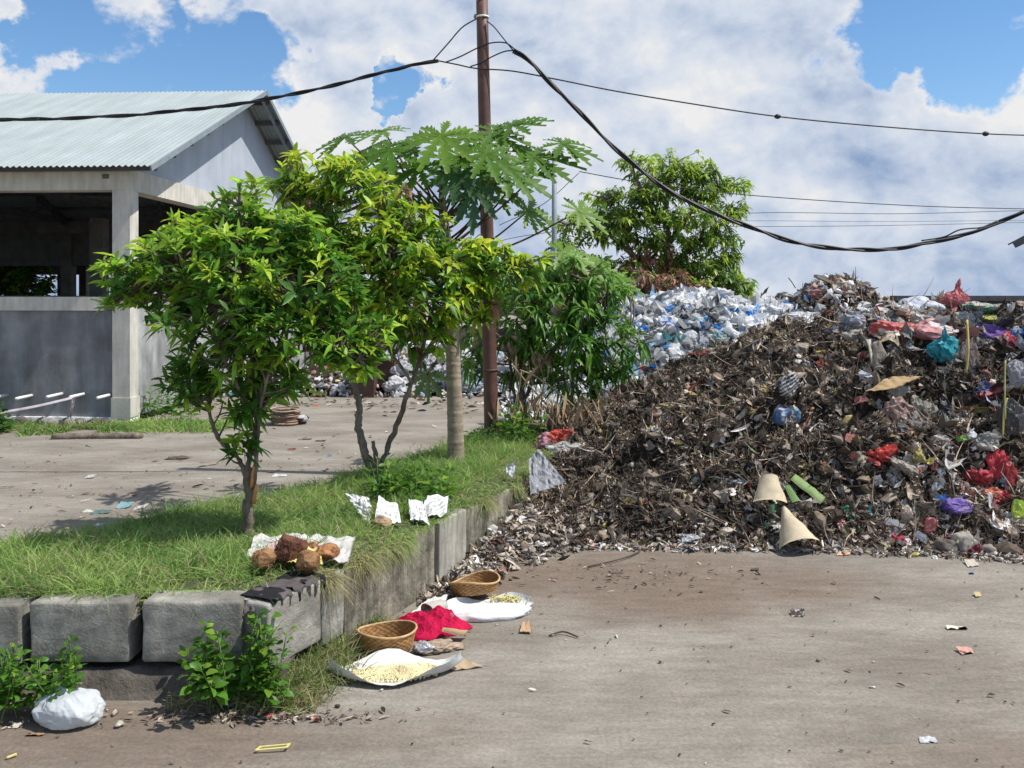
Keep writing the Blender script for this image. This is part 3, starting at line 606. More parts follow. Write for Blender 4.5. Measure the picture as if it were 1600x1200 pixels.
# ------------------------------------------------------------------ trees
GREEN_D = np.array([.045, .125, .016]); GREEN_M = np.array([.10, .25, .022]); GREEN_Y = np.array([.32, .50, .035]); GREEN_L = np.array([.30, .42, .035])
def make_tree(name, label, cat, base, limbs, blobs, n, seed, Ln=(.09, .15), Wd=.26, per=(7, 12), droop=(.2, .7), young=.25, trunk_m=M_bark, trunk_r=.03, D0=None, deadf=None, spread=1., mats=M_leaf, axis_up=.7, dark=GREEN_D, mid=GREEN_M, yel=GREEN_Y, shell=.55, twr=.0035, extra=None):
    r = np.random.default_rng(seed); root = thing(name, label, cat, base)
    A = Acc(); nodes = []
    for pts, r0, r1 in limbs:
        pth = smoothpath(np.array(pts), 6); pth = pth+(r.normal(size=pth.shape)*.15*r0)*(np.arange(len(pth)) > 0)[:, None]
        A.add(*tube(pth, np.linspace(r0, r1, len(pth))*(1+.1*r.normal(size=len(pth))), 9)); nodes.append(np.column_stack([pth, np.linspace(r0, r1, len(pth))]))
    nodes = np.vstack(nodes)
    # leaf whorl centres biased to each blob's shell
    vol = np.array([b[1][0]*b[1][1]*b[1][2] for b in blobs])**.67; cnt = np.maximum(3, (n*vol/vol.sum())).astype(int)
    cen = []; out = []; bi = []
    for j, ((c, rad), k) in enumerate(zip(blobs, cnt)):
        u = nrm(r.normal(size=(k, 3))); rr = (shell+(1-shell)*r.uniform(size=(k, 1)))**.6*(.62+.8*vnoise(u*2.4+j*5, seed)[:, None])
        cen.append(np.array(c)+u*rr*np.array(rad)); out.append(u); bi += [j]*k
    cen = np.vstack(cen); out = np.vstack(out); bi = np.array(bi)
    TW = Acc()
    thick = nodes[nodes[:, 3] < trunk_r*.8] if (nodes[:, 3] < trunk_r*.8).sum() > 3 else nodes
    for i in range(len(cen)):
        d = np.linalg.norm(thick[:, :3]-cen[i]+[0, 0, .08], axis=1); s = thick[np.argmin(d), :3]
        m_ = (s+cen[i])/2+r.normal(size=3)*.05*np.linalg.norm(cen[i]-s)+[0, 0, -.06*np.linalg.norm(cen[i]-s)]
        TW.add(*tube(smoothpath([s, m_, cen[i]], 3), np.linspace(twr*1.8, twr, 7), 4, cap=False))
    put('trunk', A, trunk_m, root)
    put('twigs', TW, trunk_m, root)
    PB, DD, LL_, CC, DRP = [], [], [], [], []
    topz = cen[:, 2]
    for i in range(len(cen)):
        k = r.integers(*per); ax_ = nrm(out[i]*.8+[0, 0, axis_up]+r.normal(size=3)*.35)
        dead = deadf is not None and r.uniform() < deadf(cen[i])
        # shoots open to the sky are the young yellow-green ones
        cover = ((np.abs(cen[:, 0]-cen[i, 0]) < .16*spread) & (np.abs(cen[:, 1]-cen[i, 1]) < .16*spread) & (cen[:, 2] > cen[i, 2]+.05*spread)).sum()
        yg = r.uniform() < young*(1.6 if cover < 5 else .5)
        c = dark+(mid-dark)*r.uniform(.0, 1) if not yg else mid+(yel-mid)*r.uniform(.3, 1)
        if dead: c = np.array([.24, .14, .07])*r.uniform(.6, 1.4)
        for q in range(k):
            th = q*2.4+r.uniform(0, .6); a_ = nrm(np.cross(ax_, [0.3, .2, 1])); b_ = np.cross(ax_, a_)
            h = r.uniform(.15, .9); dv = ax_*h+(np.cos(th)*a_+np.sin(th)*b_)*(1.1-.4*h)
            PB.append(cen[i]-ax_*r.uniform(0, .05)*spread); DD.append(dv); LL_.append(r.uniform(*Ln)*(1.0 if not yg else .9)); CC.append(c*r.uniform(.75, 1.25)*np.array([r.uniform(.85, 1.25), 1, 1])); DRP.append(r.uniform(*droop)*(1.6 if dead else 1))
    LL_ = np.array(LL_)
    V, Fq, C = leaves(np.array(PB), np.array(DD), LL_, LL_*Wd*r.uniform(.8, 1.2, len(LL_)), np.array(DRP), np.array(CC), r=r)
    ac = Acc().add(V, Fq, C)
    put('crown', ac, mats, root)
    return root
def blobs_px(lst, D, kz=1.0):
    s = D/F; return [(P(x, y, D+dz), (rx*s, max(rx, ry)*s*kz, ry*s)) for (x, y, rx, ry, dz) in lst]
# front mango
D = 4.6
bl = blobs_px([(385, 420, 110, 80, 0), (300, 400, 80, 55, -.1), (215, 425, 55, 38, 0), (225, 470, 50, 24, .05), (374, 330, 45, 50, .05), (440, 355, 60, 35, .1), (300, 350, 40, 22, .1), (480, 450, 70, 60, 0), (330, 480, 90, 50, -.15),
               (420, 510, 80, 55, -.1), (520, 530, 60, 35, 0), (560, 560, 40, 24, .05), (350, 570, 70, 40, 0), (370, 625, 50, 35, 0), (290, 598, 34, 28, -.05), (375, 700, 28, 28, -.05), (435, 590, 50, 30, .05), (540, 480, 40, 30, .1), (520, 430, 50, 40, .1), (480, 390, 50, 35, .1), (590, 520, 35, 28, .1)], D, .9)
b = P(388, 840, D)
limbs = [([P(388, 848, D), P(388, 800, D), P(390, 770, D), P(386, 735, D)], .030, .024),
         ([P(386, 745, D), P(392, 705, D), P(402, 660, D+.03), P(398, 600, D), P(385, 500, D), P(378, 400, D), P(374, 320, D)], .016, .006),
         ([P(392, 770, D), P(399, 740, D-.03), P(403, 680, D-.02), P(415, 600, D-.05), P(450, 500, D-.05), P(480, 440, D)], .013, .005),
         ([P(384, 745, D), P(372, 715, D), P(345, 690, D), P(328, 650, D-.05), P(325, 600, D), P(290, 500, D-.05), P(230, 440, D)], .013, .005),
         ([P(392, 650, D), P(350, 560, D-.15), P(310, 480, D-.2), P(280, 410, D-.1)], .010, .004),
         ([P(400, 620, D), P(450, 560, D), P(500, 545, D), P(560, 560, D)], .009, .004), ([P(386, 500, D), P(430, 420, D+.15), P(450, 360, D+.1)], .009, .004)]
T1 = make_tree('mango_tree', 'young mango tree with dark glossy leaf whorls in front of the shed, nearest the camera', 'tree', b, limbs, bl, 960, 11, Ln=(.05, .125), Wd=.27, young=1.0, trunk_r=.02, droop=(.0, .5), axis_up=1.15)
for (x, y, x2, y2) in ((393, 752, 397, 728), (397, 778, 401, 757)):
    put('cut_stub', Acc().add(*tube([P(x, y+9, D-.03), P((x+x2)/2, (y+y2)/2, D-.035), P(x2, y2, D-.04)], [.009, .009, .007], 8)), M_cutwood, T1)
# middle tree with drooping bright leaves
D = 5.9
bl = blobs_px([(530, 275, 60, 38, 0), (480, 300, 40, 38, .1), (470, 360, 50, 50, .1), (560, 340, 75, 50, 0), (620, 390, 80, 50, -.1), (650, 340, 50, 25, .1), (700, 420, 80, 48, 0), (790, 420, 55, 32, .05), (830, 410, 25, 18, 0), (640, 470, 80, 45, -.1),
               (560, 440, 70, 55, 0), (730, 470, 55, 35, .1), (650, 520, 55, 28, 0), (590, 500, 50, 35, .1), (470, 255, 25, 20, .1), (520, 400, 60, 50, .1), (445, 290, 30, 22, .1), (600, 300, 40, 30, .1), (760, 380, 40, 22, .1), (540, 500, 60, 40, .1)], D, .85)
limbs = [([P(590, 765, D), P(586, 740, D), P(578, 720, D)], .045, .036),
         ([P(582, 735, D), P(568, 700, D), P(560, 665, D), P(562, 640, D), P(555, 608, D), P(548, 560, D), P(560, 480, D), P(530, 380, D), P(525, 290, D)], .030, .008),
         ([P(590, 745, D), P(605, 700, D+.05), P(625, 650, D+.05), P(642, 600, D+.05), P(660, 545, D+.05), P(680, 470, D), P(700, 420, D)], .022, .007),
         ([P(588, 745, D-.02), P(588, 715, D-.03), P(582, 690, D-.03)], .020, .014), ([P(645, 600, D), P(625, 570, D), P(605, 540, D), P(600, 470, D), P(620, 380, D)], .012, .005),
         ([P(655, 565, D), P(700, 500, D+.1), P(760, 440, D+.1), P(820, 410, D)], .010, .004), ([P(552, 520, D), P(490, 420, D+.1), P(475, 320, D+.1)], .012, .005)]
T2 = make_tree('mango_tree', 'forked tree with bright yellow green drooping leaves between mango and papaya', 'tree', P(590, 760, D), limbs, bl, 880, 12, Ln=(.06, .145), Wd=.30, young=.8, droop=(.1, .9), per=(6, 10), axis_up=1.0, trunk_r=.03, mid=np.array([.15, .30, .02]), yel=np.array([.42, .55, .035]), dark=np.array([.05, .13, .015]),
               deadf=lambda p: .03)
# right bush (narrow dark drooping leaves) behind the pole
D = 8.2
bl = blobs_px([(900, 430, 50, 30, 0), (860, 470, 70, 45, 0), (930, 470, 50, 35, 0), (960, 445, 30, 22, .1), (900, 520, 80, 40, -.1), (990, 520, 28, 22, -.1), (950, 550, 45, 35, 0), (860, 560, 60, 40, 0), (900, 600, 45, 28, 0), (810, 500, 40, 40, 0), (800, 560, 35, 30, 0), (745, 500, 35, 45, .2), (740, 560, 22, 25, .1), (830, 440, 30, 30, 0)], D, .8)
limbs = [([P(812, 690, D), P(812, 640, D), P(815, 600, D), P(820, 540, D), P(850, 470, D), P(890, 430, D)], .045, .012), ([P(815, 640, D), P(835, 590, D), P(870, 540, D), P(940, 510, D)], .022, .008), ([P(812, 650, D), P(800, 600, D), P(790, 540, D), P(750, 500, D+.1)], .022, .008), ([P(830, 600, D), P(890, 590, D), P(940, 550, D), P(985, 520, D)], .014, .006)]
make_tree('mango_tree', 'dark leafy tree right of the pole leaning over the edge of the rubbish heap', 'tree', P(812, 690, D), limbs, bl, 370, 13, Ln=(.09, .2), Wd=.21, young=.5, shell=.8, droop=(.2, 1.2), per=(7, 11), axis_up=.6, trunk_r=.04, spread=1.3, twr=.005,
          yel=np.array([.16, .32, .04]))
# far tree
D = 16.
bl = blobs_px([(1045, 262, 60, 24, 0), (985, 248, 22, 16, 0), (1095, 262, 28, 20, 0), (1020, 300, 55, 18, 0), (1100, 295, 50, 18, 0), (1150, 285, 30, 11, 0), (950, 305, 35, 14, .3), (1000, 335, 60, 18, 0), (1080, 335, 60, 18, -.3), (1145, 325, 28, 16, 0), (905, 345, 45, 18, .3), (960, 365, 45, 16, 0), (880, 375, 30, 12, 0),
               (1040, 375, 60, 18, 0), (1120, 368, 45, 18, 0), (1010, 405, 50, 16, 0), (1100, 420, 55, 16, 0), (1140, 440, 40, 14, 0), (1050, 445, 60, 14, .2), (960, 420, 40, 20, 0), (980, 460, 60, 16, 0), (1165, 445, 18, 10, 0), (910, 400, 35, 15, .2), (1030, 480, 120, 22, .4), (960, 335, 45, 20, .2), (1060, 410, 50, 18, .3), (930, 440, 50, 22, .5), (870, 420, 40, 30, .6), (1150, 455, 40, 16, .2), (1120, 400, 45, 14, .1), (900, 470, 60, 30, .6)], D, 1.1)
limbs = [([P(1030, 640, D), P(1030, 520, D), P(1035, 460, D), P(1045, 400, D), P(1040, 330, D), P(1045, 260, D)], .16, .03), ([P(1035, 440, D), P(1070, 395, D), P(1100, 372, D), P(1145, 335, D)], .07, .02), ([P(1033, 450, D), P(990, 400, D), P(940, 360, D), P(890, 350, D)], .07, .02), ([P(1042, 385, D), P(1090, 320, D), P(1140, 290, D)], .05, .02), ([P(1040, 345, D), P(1000, 290, D), P(985, 250, D)], .04, .015), ([P(1033, 470, D), P(1090, 430, D), P(1150, 440, D)], .05, .015), ([P(1033, 490, D), P(980, 440, D), P(900, 420, D), P(870, 400, D)], .05, .012), ([P(990, 400, D), P(960, 340, D), P(950, 310, D)], .03, .01), ([P(1033, 480, D), P(960, 470, D), P(890, 470, D)], .03, .01)]
def deadf(p):
    x = p[0]/p[1]*F+800; y = HZ-(p[2]-CAMH)/p[1]*F
    return .8*math.exp(-(((x-1010)/45)**2+((y-400)/18)**2))+.75*math.exp(-(((x-1010)/80)**2+((y-455)/20)**2))
make_tree('shade_tree', 'tall spreading tree with layered crown standing behind the rubbish heap', 'tree', P(1030, 643, D), limbs, bl, 2300, 14, Ln=(.12, .22), Wd=.27, young=1.1, droop=(.4, 1.2), per=(6, 10), axis_up=1.2, trunk_r=.12, deadf=deadf, spread=3, twr=.004, dark=np.array([.045, .11, .02]), mid=np.array([.12, .25, .03]), yel=np.array([.36, .50, .05]), shell=.3)
D = 14.
bl = blobs_px([(940, 455, 40, 22, 0), (990, 440, 40, 22, 0), (1040, 440, 40, 20, 0), (1085, 455, 35, 18, 0), (900, 475, 35, 22, 0), (1000, 475, 80, 22, .1)], D, 1.)
make_tree('brown_shrub', 'withered reddish brown shrub between the far tree and the white plastic heap', 'shrub', P(1000, 648, D), [([P(1000, 648, D), P(1000, 520, D), P(1000, 460, D)], .05, .02), ([P(1000, 560, D), P(940, 480, D)], .03, .01), ([P(1000, 560, D), P(1060, 470, D)], .03, .01)], bl, 420, 15, Ln=(.09, .17), Wd=.3, young=.3, spread=2, twr=.005, trunk_r=.08, per=(5, 9), deadf=lambda p: .72)
# trees behind the shed and along the far side
def simple_tree(x, D, top, w, seed, label, n=240):
    h = top; r = np.random.default_rng(seed)
    bl = [((x+r.normal()*w*.4, D+r.normal()*w*.3, h*r.uniform(.25, .85)), (w*r.uniform(.3, .5), w*.4, h*r.uniform(.14, .22))) for _ in range(9)]
    return make_tree('shade_tree', label, 'tree', (x, D, 0), [([(x, D, 0), (x+.1, D, h*.5), (x, D, h*.8)], .12, .04)], bl, n, seed, Ln=(.2, .32), Wd=.33, young=.15, spread=3, twr=.012, trunk_r=.2, per=(6, 9), shell=.3)
simple_tree(-14.6, 23, 2.9, 2.3, 31, 'dark bushy tree seen through the left side of the shed opening', 260)
simple_tree(-12.3, 22.5, 3.2, 2.0, 32, 'dark tree seen through the shed opening just left of the corner column', 260)
simple_tree(-4.4, 33, 4.0, 3.0, 33, 'distant green tree behind the sheds and the bag stack', 300)
simple_tree(-.8, 34, 3.4, 3.4, 34, 'distant low green tree beyond the stacked white bags', 300)
simple_tree(2.0, 30, 3.0, 3.2, 35, 'distant low tree behind the pole and the dark leafy tree', 300)

# papaya
def papaya_leaf(center, normal, fwd, size, col, seed, droop=.16):
    r = np.random.default_rng(seed); A = Acc(); n = nrm(np.array(normal, float)); f = nrm(np.array(fwd, float)-n*np.dot(fwd, n)); s = np.cross(n, f)
    for k, ang in enumerate((-150, -110, -72, -36, 0, 36, 72, 110, 150)):
        a_ = math.radians(ang+r.normal()*5); d = f*math.cos(a_)+s*math.sin(a_); q = np.cross(n, d); L_ = size*(1-.38*abs(ang)/150)*r.uniform(.9, 1.08); dr = droop*r.uniform(.7, 1.3)
        st = 19; t = np.linspace(0, 1, st); w = np.zeros(st); sh = np.zeros(st)
        env = np.interp(t, [0, .15, .35, .6, .85, 1], [.04, .07, .14, .22, .13, .01])
        saw = np.array([.38 if i % 3 == 0 else (.65 if i % 3 == 1 else 1.) for i in range(st)]); saw[:5] = .9; saw[-1] = .1
        w = env*saw*L_; sh = np.where(np.arange(st) % 3 == 2, .075, 0)*L_*(t > .25)
        mid = np.array(center)+d*(L_*t)[:, None]; mid[:, 2] -= dr*L_*t**2
        fold = .25
        Lf = mid+q*w[:, None]+d*sh[:, None]+n*(w*fold)[:, None]; Rt = mid-q*w[:, None]+d*sh[:, None]+n*(w*fold)[:, None]
        for E in (Lf, Rt): E[:, 2] -= dr*.25*w
        V = np.stack([Lf, mid, Rt], 1).reshape(-1, 3); b = (np.arange(st-1)*3)[:, None]+np.arange(2)[None]
        A.add(V, np.stack([b, b+1, b+4, b+3], -1).reshape(-1, 4), np.array(col)*r.uniform(.88, 1.12))
    return A
D = 6.6
pap = thing('papaya_tree', 'papaya tree with ringed pale trunk and big lobed leaves beside the pole', 'tree', P(712, 738, 6.5))
tp = smoothpath([P(713, 742, D), P(711, 650, D), P(708, 560, D), P(706, 480, D), P(700, 400, D), P(693, 340, D), P(690, 290, D)], 16)
s_ = np.linspace(0, 1, len(tp)); rad = np.interp(s_, [0, .1, .5, .8, 1], [.068, .060, .047, .036, .02])
rad = rad*(1+.035*np.maximum(0, np.cos(s_*2*np.pi*24))**6)
tpp = np.stack([np.interp(np.linspace(0, 1, 260), s_, tp[:, i]) for i in range(3)], 1); s2 = np.linspace(0, 1, 260); rad = np.interp(s2, [0, .1, .5, .8, 1], [.068, .060, .047, .036, .02])*(1+.06*np.maximum(0, np.cos(s2*2*np.pi*22+np.sin(s2*40)))**8)
put('trunk', Acc().add(*tube(tpp, rad, 18)), M_pbark, pap)
PG = (.075, .17, .012); PL = (.12, .225, .02)
crown_pt = lambda y: P(695 if y > 330 else 690, y, D)
lv = [(575, 232, .15, (-.5, -.35, 1), (-1, -.1, .05), .40, PG, 330), (640, 222, -.1, (-.2, -.5, 1), (-.5, -.5, .1), .36, PG, 320), (690, 212, -.3, (.0, -.75, .7), (.2, -1, -.3), .42, PL, 320), (560, 250, .5, (-.6, .1, 1), (-.8, .6, .0), .40, PG, 330),
      (775, 208, .1, (.3, -.6, .9), (.8, -.3, .35), .40, PG, 340), (800, 196, .1, (-.3, -.5, 1), (1, -.1, .45), .38, PG, 350), (835, 245, 0, (.2, -.6, .9), (1, 0, .12), .48, PG, 395), (760, 240, -.35, (.1, -.7, .7), (.3, -1, -.2), .34, PG, 345), (610, 235, -.3, (-.1, -.7, .7), (-.4, -.9, -.2), .34, PG, 330), (720, 275, -.4, (0, -.8, .5), (-.1, -.8, -.5), .28, (.04, .10, .025), 350), (790, 262, -.2, (.2, -.7, .8), (.9, -.4, -.1), .42, PG, 390), (825, 330, .1, (.5, -.6, .6), (1, -.1, .25), .30, PL, 405), (742, 300, -.35, (.2, -.9, .3), (.1, -.5, -1), .30, (.05, .11, .035), 360),
      (655, 262, -.25, (-.3, -.7, .7), (-.7, -.5, -.3), .34, PG, 335), (720, 245, .45, (.1, .2, 1), (.1, 1, 0), .42, PG, 330), (800, 225, .4, (.4, 0, 1), (.8, .6, .2), .40, PG, 350), (610, 262, .0, (-.3, -.5, .9), (-1, 0, -.4), .30, PG, 345), (905, 330, 0, (.4, -.6, .7), (1, -.1, .4), .30, PL, 410), (700, 268, .1, (0, -.8, .6), (.4, -.6, -.8), .30, PG, 330)]
lv += [(540, 215, .1, (-.4, -.5, 1), (-1, -.2, .3), .36, PG, 330), (730, 215, .0, (.1, -.6, .9), (.3, -.6, .3), .36, PG, 335), (880, 225, .1, (.2, -.5, .9), (1, -.2, .2), .38, PG, 390), (600, 205, .3, (-.2, -.4, 1), (-.6, .2, .5), .36, PL, 325), (770, 290, .2, (.4, -.7, .6), (.8, -.3, -.2), .34, PG, 380), (655, 320, -.1, (-.4, -.8, .4), (-.5, -.3, -.9), .28, (.05, .12, .02), 360)]
for i, (x, y, dz, nn, fw, sz, c, py) in enumerate(lv):
    sz *= .86
    c0 = P(x, y, D+dz); lf = put('leaf', papaya_leaf(c0, nn, fw, sz, c, 100+i), M_leaf, pap)
    s0 = crown_pt(py); pm = (s0+c0)/2+[0, 0, -.06]
    A = Acc().add(*tube(smoothpath([s0, pm, c0], 6), np.linspace(.010, .006, 13), 6), (.10, .06, .05)); put('petiole', A, M_card, pap)
c0 = P(668, 585, D-.2); put('leaf', papaya_leaf(c0, (.2, -1, .3), (0, -.2, -1), .20, (.045, .075, .02), 133, .1), M_leaf, pap)
put('petiole', Acc().add(*tube(smoothpath([P(704, 520, D-.03), P(690, 550, D-.12), c0], 6), .006, 6), (.10, .06, .05)), M_card, pap)
# young papaya seedling behind the dark tree
o = thing('papaya_sapling', 'small papaya with pale lobed leaves poking above the dark leafy tree', 'plant', P(900, 640, 8.6))
put('stem', Acc().add(*tube(smoothpath([P(895, 640, 8.6), P(893, 520, 8.6), P(890, 440, 8.6)], 6), .018, 8)), M_pbark, o)
for i, (x, y, nn, fw, sz) in enumerate([(880, 395, (.3, -.6, .8), (1, -.2, .1), .36), (915, 415, (.3, -.6, .8), (1, .2, -.3), .42), (840, 545, (.2, -.6, .8), (1, -.2, -.1), .28), (870, 430, (-.3, -.6, .8), (-.7, -.5, -.2), .34), (960, 440, (.3, -.6, .8), (1, 0, -.3), .33)]):
    c0 = P(x, y, 8.3+.05*i); put('leaf', papaya_leaf(c0, nn, fw, sz, PL if i < 2 else PG, 200+i), M_leaf, o)
    put('petiole', Acc().add(*tube(smoothpath([P(890, 460 if i != 2 else 580, 8.6), (P(890, 430 if i != 2 else 570, 8.5)+c0)/2, c0], 4), .006, 6), (.2, .2, .09)), M_card, o)

# broad leaved weeds
def weed(name, label, spots, seed, Ln=(.04, .07), Wd=.6, col=GREEN_M, h=.2, n=14, z0=0., cat='weed', young=.4, dr=(.1, .6)):
    r = np.random.default_rng(seed); A = Acc(); S = Acc(); PB, DD, LL_, CC = [], [], [], []
    for (x, y) in spots:
        hh = h*r.uniform(.6, 1.1); lean = r.normal(size=2)*.25*hh; p0 = np.array([x, y, z0]); p1 = np.array([x+lean[0], y+lean[1], z0+hh]); path = smoothpath([p0, (p0+p1)/2+r.normal(size=3)*.01, p1], 4)
        S.add(*tube(path, .0025 if h < .5 else .004, 5), (.12, .18, .06))
        for k in range(n):
            t = .25+.75*k/(n-1); q = p0+(p1-p0)*t; th = k*2.4+r.uniform(0, 1)
            PB.append(q+np.array([math.cos(th), math.sin(th), 0])*.01); DD.append([math.cos(th), math.sin(th), .3+.6*(t > .85)]); LL_.append(r.uniform(*Ln)*(1.2-.5*t)); CC.append(col*r.uniform(.4, .95) if r.uniform() > young*t*.6 else (GREEN_Y*.5+col*.5)*r.uniform(.5, .9))
    LL_ = np.array(LL_); V, Fq, C = leaves(np.array(PB), np.array(DD), LL_, LL_*Wd, r.uniform(*dr, len(LL_)), np.array(CC), r=r, fold=.2)
    rt = thing(name, label, cat, (spots[0][0], spots[0][1], z0)); put('stems', S, M_card, rt); put('foliage', Acc().add(V, Fq, C), M_leaf, rt); return rt
r = np.random.default_rng(3)
weed('leafy_weed', 'low bushy green weed at the left edge beside the white bag', [(P(px, 0, 3.42)[0], 3.42+r.normal()*.05) for px in np.linspace(-20, 115, 20)], 1, h=.25, n=24, Ln=(.03, .055), Wd=.7)
weed('leafy_weed', 'broad leaved weed growing against the third kerb block', [(P(px, 0, 3.45)[0], 3.44+r.normal()*.035) for px in np.linspace(312, 372, 11)], 2, h=.34, n=24, Ln=(.045, .075), Wd=.62)
weed('leafy_weed', 'broad leaved weed hanging in front of the corner block', [(P(px, 0, 3.47)[0], 3.46+r.normal()*.03) for px in np.linspace(385, 440, 10)], 3, h=.30, n=22, Ln=(.04, .065), Wd=.6)
weed('leafy_shrub', 'low green seedling patch around the foot of the forked tree', [(P(px, 0, 5.5)[0], 5.5+r.normal()*.13) for px in np.linspace(585, 695, 26)], 4, h=.2, n=12, Ln=(.07, .12), Wd=.38, z0=.34, young=.5)
weed('leafy_weed', 'small weed with twisted leaves at the base of the brown pole', [(P(px, 0, 7.4)[0], 7.45+r.normal()*.06) for px in np.linspace(725, 765, 8)], 5, h=.16, n=9, Ln=(.06, .1), Wd=.6, z0=.33, col=GREEN_D)
weed('leafy_weed', 'yellow green weeds right of the brown pole foot', [(P(px, 0, 7.5)[0], 7.5+r.normal()*.1) for px in np.linspace(785, 830, 12)], 6, h=.34, n=10, Ln=(.08, .14), Wd=.4, z0=.3)
weed('leafy_weed', 'dark bushy weed at the left edge below the shed wall', [(P(px, 0, 10.4)[0], 10.4+r.normal()*.1) for px in np.linspace(-15, 14, 9)], 7, h=.3, n=12, Ln=(.08, .14), Wd=.5, col=GREEN_D)
weed('leafy_weed', 'tall light green weed beside the shed corner column', [(P(px, 0, 11.2)[0], 11.2+r.normal()*.12) for px in np.linspace(218, 300, 18)], 8, h=.42, n=12, Ln=(.08, .15), Wd=.35, young=.6)
exec_heap = True

# ------------------------------------------------------------------ rubbish heap height field
toe_x = [-.35, -.1, .12, .5, 1.5, 2.2, 3.2, 6.]; toe_y = [5.25, 5.4, 5.60, 5.70, 5.68, 5.62, 5.42, 5.3]
cr_x = [-.3, 0., .25, .55, 1.04, 1.56, 2.1, 2.6, 3.1, 4.2, 7.]; cr_z = [.0, .20, .32, .47, .69, .88, 1.12, 1.34, 1.37, 1.34, 1.3]
def ss(a, b, x): t = np.clip((x-a)/(b-a), 0, 1); return t*t*(3-2*t)
def brown(x, y):
    toe = np.interp(x, toe_x, toe_y)+.10*(fbm(np.stack([x*2.5, x*0, x*0], -1), 4, 3)-.5)*2; c = np.interp(x, cr_x, cr_z)
    s = (y-toe)/1.9; led = .04*np.sin(x*2.3+1)
    prof = .26*ss(0, .10, s)*np.clip(s*3+.15, 0, 1)+.22*ss(.05, .40, s)+.30*ss(.50+led, .58+led, s)+.22*ss(.66, 1.0, s)
    back = 1-.55*ss(1.25, 2.2, s)*ss(3.4, 2.2, x)
    p3 = np.stack([x, y, x*0], -1)
    rough = .50*(fbm(p3*2.4, 41, 4)-.5)+.24*(np.abs(fbm(p3*6, 51, 3)-.5)*2-.25)+.10*(fbm(p3*14, 52, 2)-.5)
    h = c*prof*back+rough*np.clip(c, 0, 1)*np.clip(s*5, 0, 1)
    return np.where((s > 0) & (x > -.4), h, -.06)
def white(x, y):
    c = np.interp(x, [-.15, .25, .8, 1.3, 2.2, 3.0, 3.9, 5., 6.5], [.02, .60, 1.12, 1.38, 1.50, 1.46, 1.36, 1.15, 1.0])
    s = (y-8.5)/2.0; p3 = np.stack([x, y, x*0], -1)
    h = c*(.35*ss(0, .25, s)+.65*ss(.15, 1., s))+.30*(fbm(p3*1.8, 61, 4)-.5)
    return np.where((s > 0) & (y < 13) & (x > -.2), h, -.06)
def mixed(x, y):
    p3 = np.stack([x, y, x*0], -1); d2 = ((x-3.75)/1.15)**2+((y-10.4)/1.1)**2
    h = 1.78*np.exp(-d2*.9)+.25*(fbm(p3*2.4, 71, 4)-.5); return np.where(d2 < 2.0, h, -.06)
def HT(x, y): return np.maximum(np.maximum(brown(x, y), white(x, y)), mixed(x, y))
def hit(px, py, dmin=5.0, dmax=14.):
    Ds = np.arange(dmin, dmax, .01); x = (px-800)/F*Ds; z = CAMH-(py-HZ)/F*Ds; k = np.where(HT(x, Ds) >= z)[0]
    if len(k): D = Ds[k[0]]; return np.array([x[k[0]], D, z[k[0]]])
    gap = z-HT(x, Ds); j = np.argmin(gap+(Ds < 6.5)*5); return np.array([x[j], Ds[j], z[j]-gap[j]])
xs = np.linspace(-.6, 6.6, 520); ys = np.linspace(5.1, 13., 520); X, Y = np.meshgrid(xs, ys, indexing='ij')
Z = HT(X, Y)
tag(put('waste_heap_core', Acc().add(np.stack([X, Y, Z-.02], -1), grid_faces(520, 520)), M_soil), 'dark rotting core of the long rubbish heap', 'rubbish heap', kind='stuff')
def hnorm(x, y):
    e = .04; gx_ = (HT(x+e, y)-HT(x-e, y))/(2*e); gy_ = (HT(x, y+e)-HT(x, y-e))/(2*e); return nrm(np.stack([-gx_, -gy_, np.ones_like(x)], -1))
def pal(r, n, cols, w):
    w = np.array(w, float); i = r.choice(len(cols), n, p=w/w.sum()); return np.array(cols)[i]*r.uniform(.6, 1.35, (n, 1))
BR = [(.055, .038, .028), (.10, .075, .055), (.20, .155, .115), (.33, .27, .21), (.47, .40, .33), (.30, .24, .10), (.12, .16, .07), (.60, .57, .52), (.45, .08, .06), (.08, .12, .30)]
def patches(n, xr, yr, ok, seed, cols, w, size, lift=.3, amp=.35, g=5):
    r = np.random.default_rng(seed); x = r.uniform(*xr, n); y = r.uniform(*yr, n); k = ok(x, y, r); x = x[k]; y = y[k]; n = len(x); nn = hnorm(x, y)
    A_ = nrm(np.cross(nn, r.normal(size=(n, 3)))+nn*r.normal(size=(n, 1))*.5); B_ = nrm(np.cross(nn, A_)+nn*r.normal(size=(n, 1))*.3); N_ = np.cross(A_, B_)
    s_ = r.uniform(*size, n)*r.uniform(.5, 1.3, n); asp = r.uniform(.3, 1, n); u, v = np.meshgrid(np.linspace(-1, 1, g), np.linspace(-1, 1, g), indexing='ij'); m = g*g
    U_ = u.ravel()[None]+r.normal(size=(n, m))*.16; V_ = v.ravel()[None]+r.normal(size=(n, m))*.16; q = r.normal(size=(n, 4)); W_ = q[:, :1]*U_**2+q[:, 1:2]*V_**2*.7+q[:, 2:3]*U_*V_+np.sin(U_*3+q[:, 3:]*3)*.5+r.normal(size=(n, m))*.22
    Pp = np.column_stack([x, y, HT(x, y)])[:, None]+(A_[:, None]*U_[..., None]+B_[:, None]*(V_*asp[:, None])[..., None]+N_[:, None]*(W_*amp+lift)[..., None])*(s_/2)[:, None, None]
    f = grid_faces(g, g)[None]+(np.arange(n)*m)[:, None, None]; return Pp.reshape(-1, 3), f.reshape(-1, 4), np.repeat(pal(r, n, cols, w)*dryness(x, y)[:, None], m, axis=0)
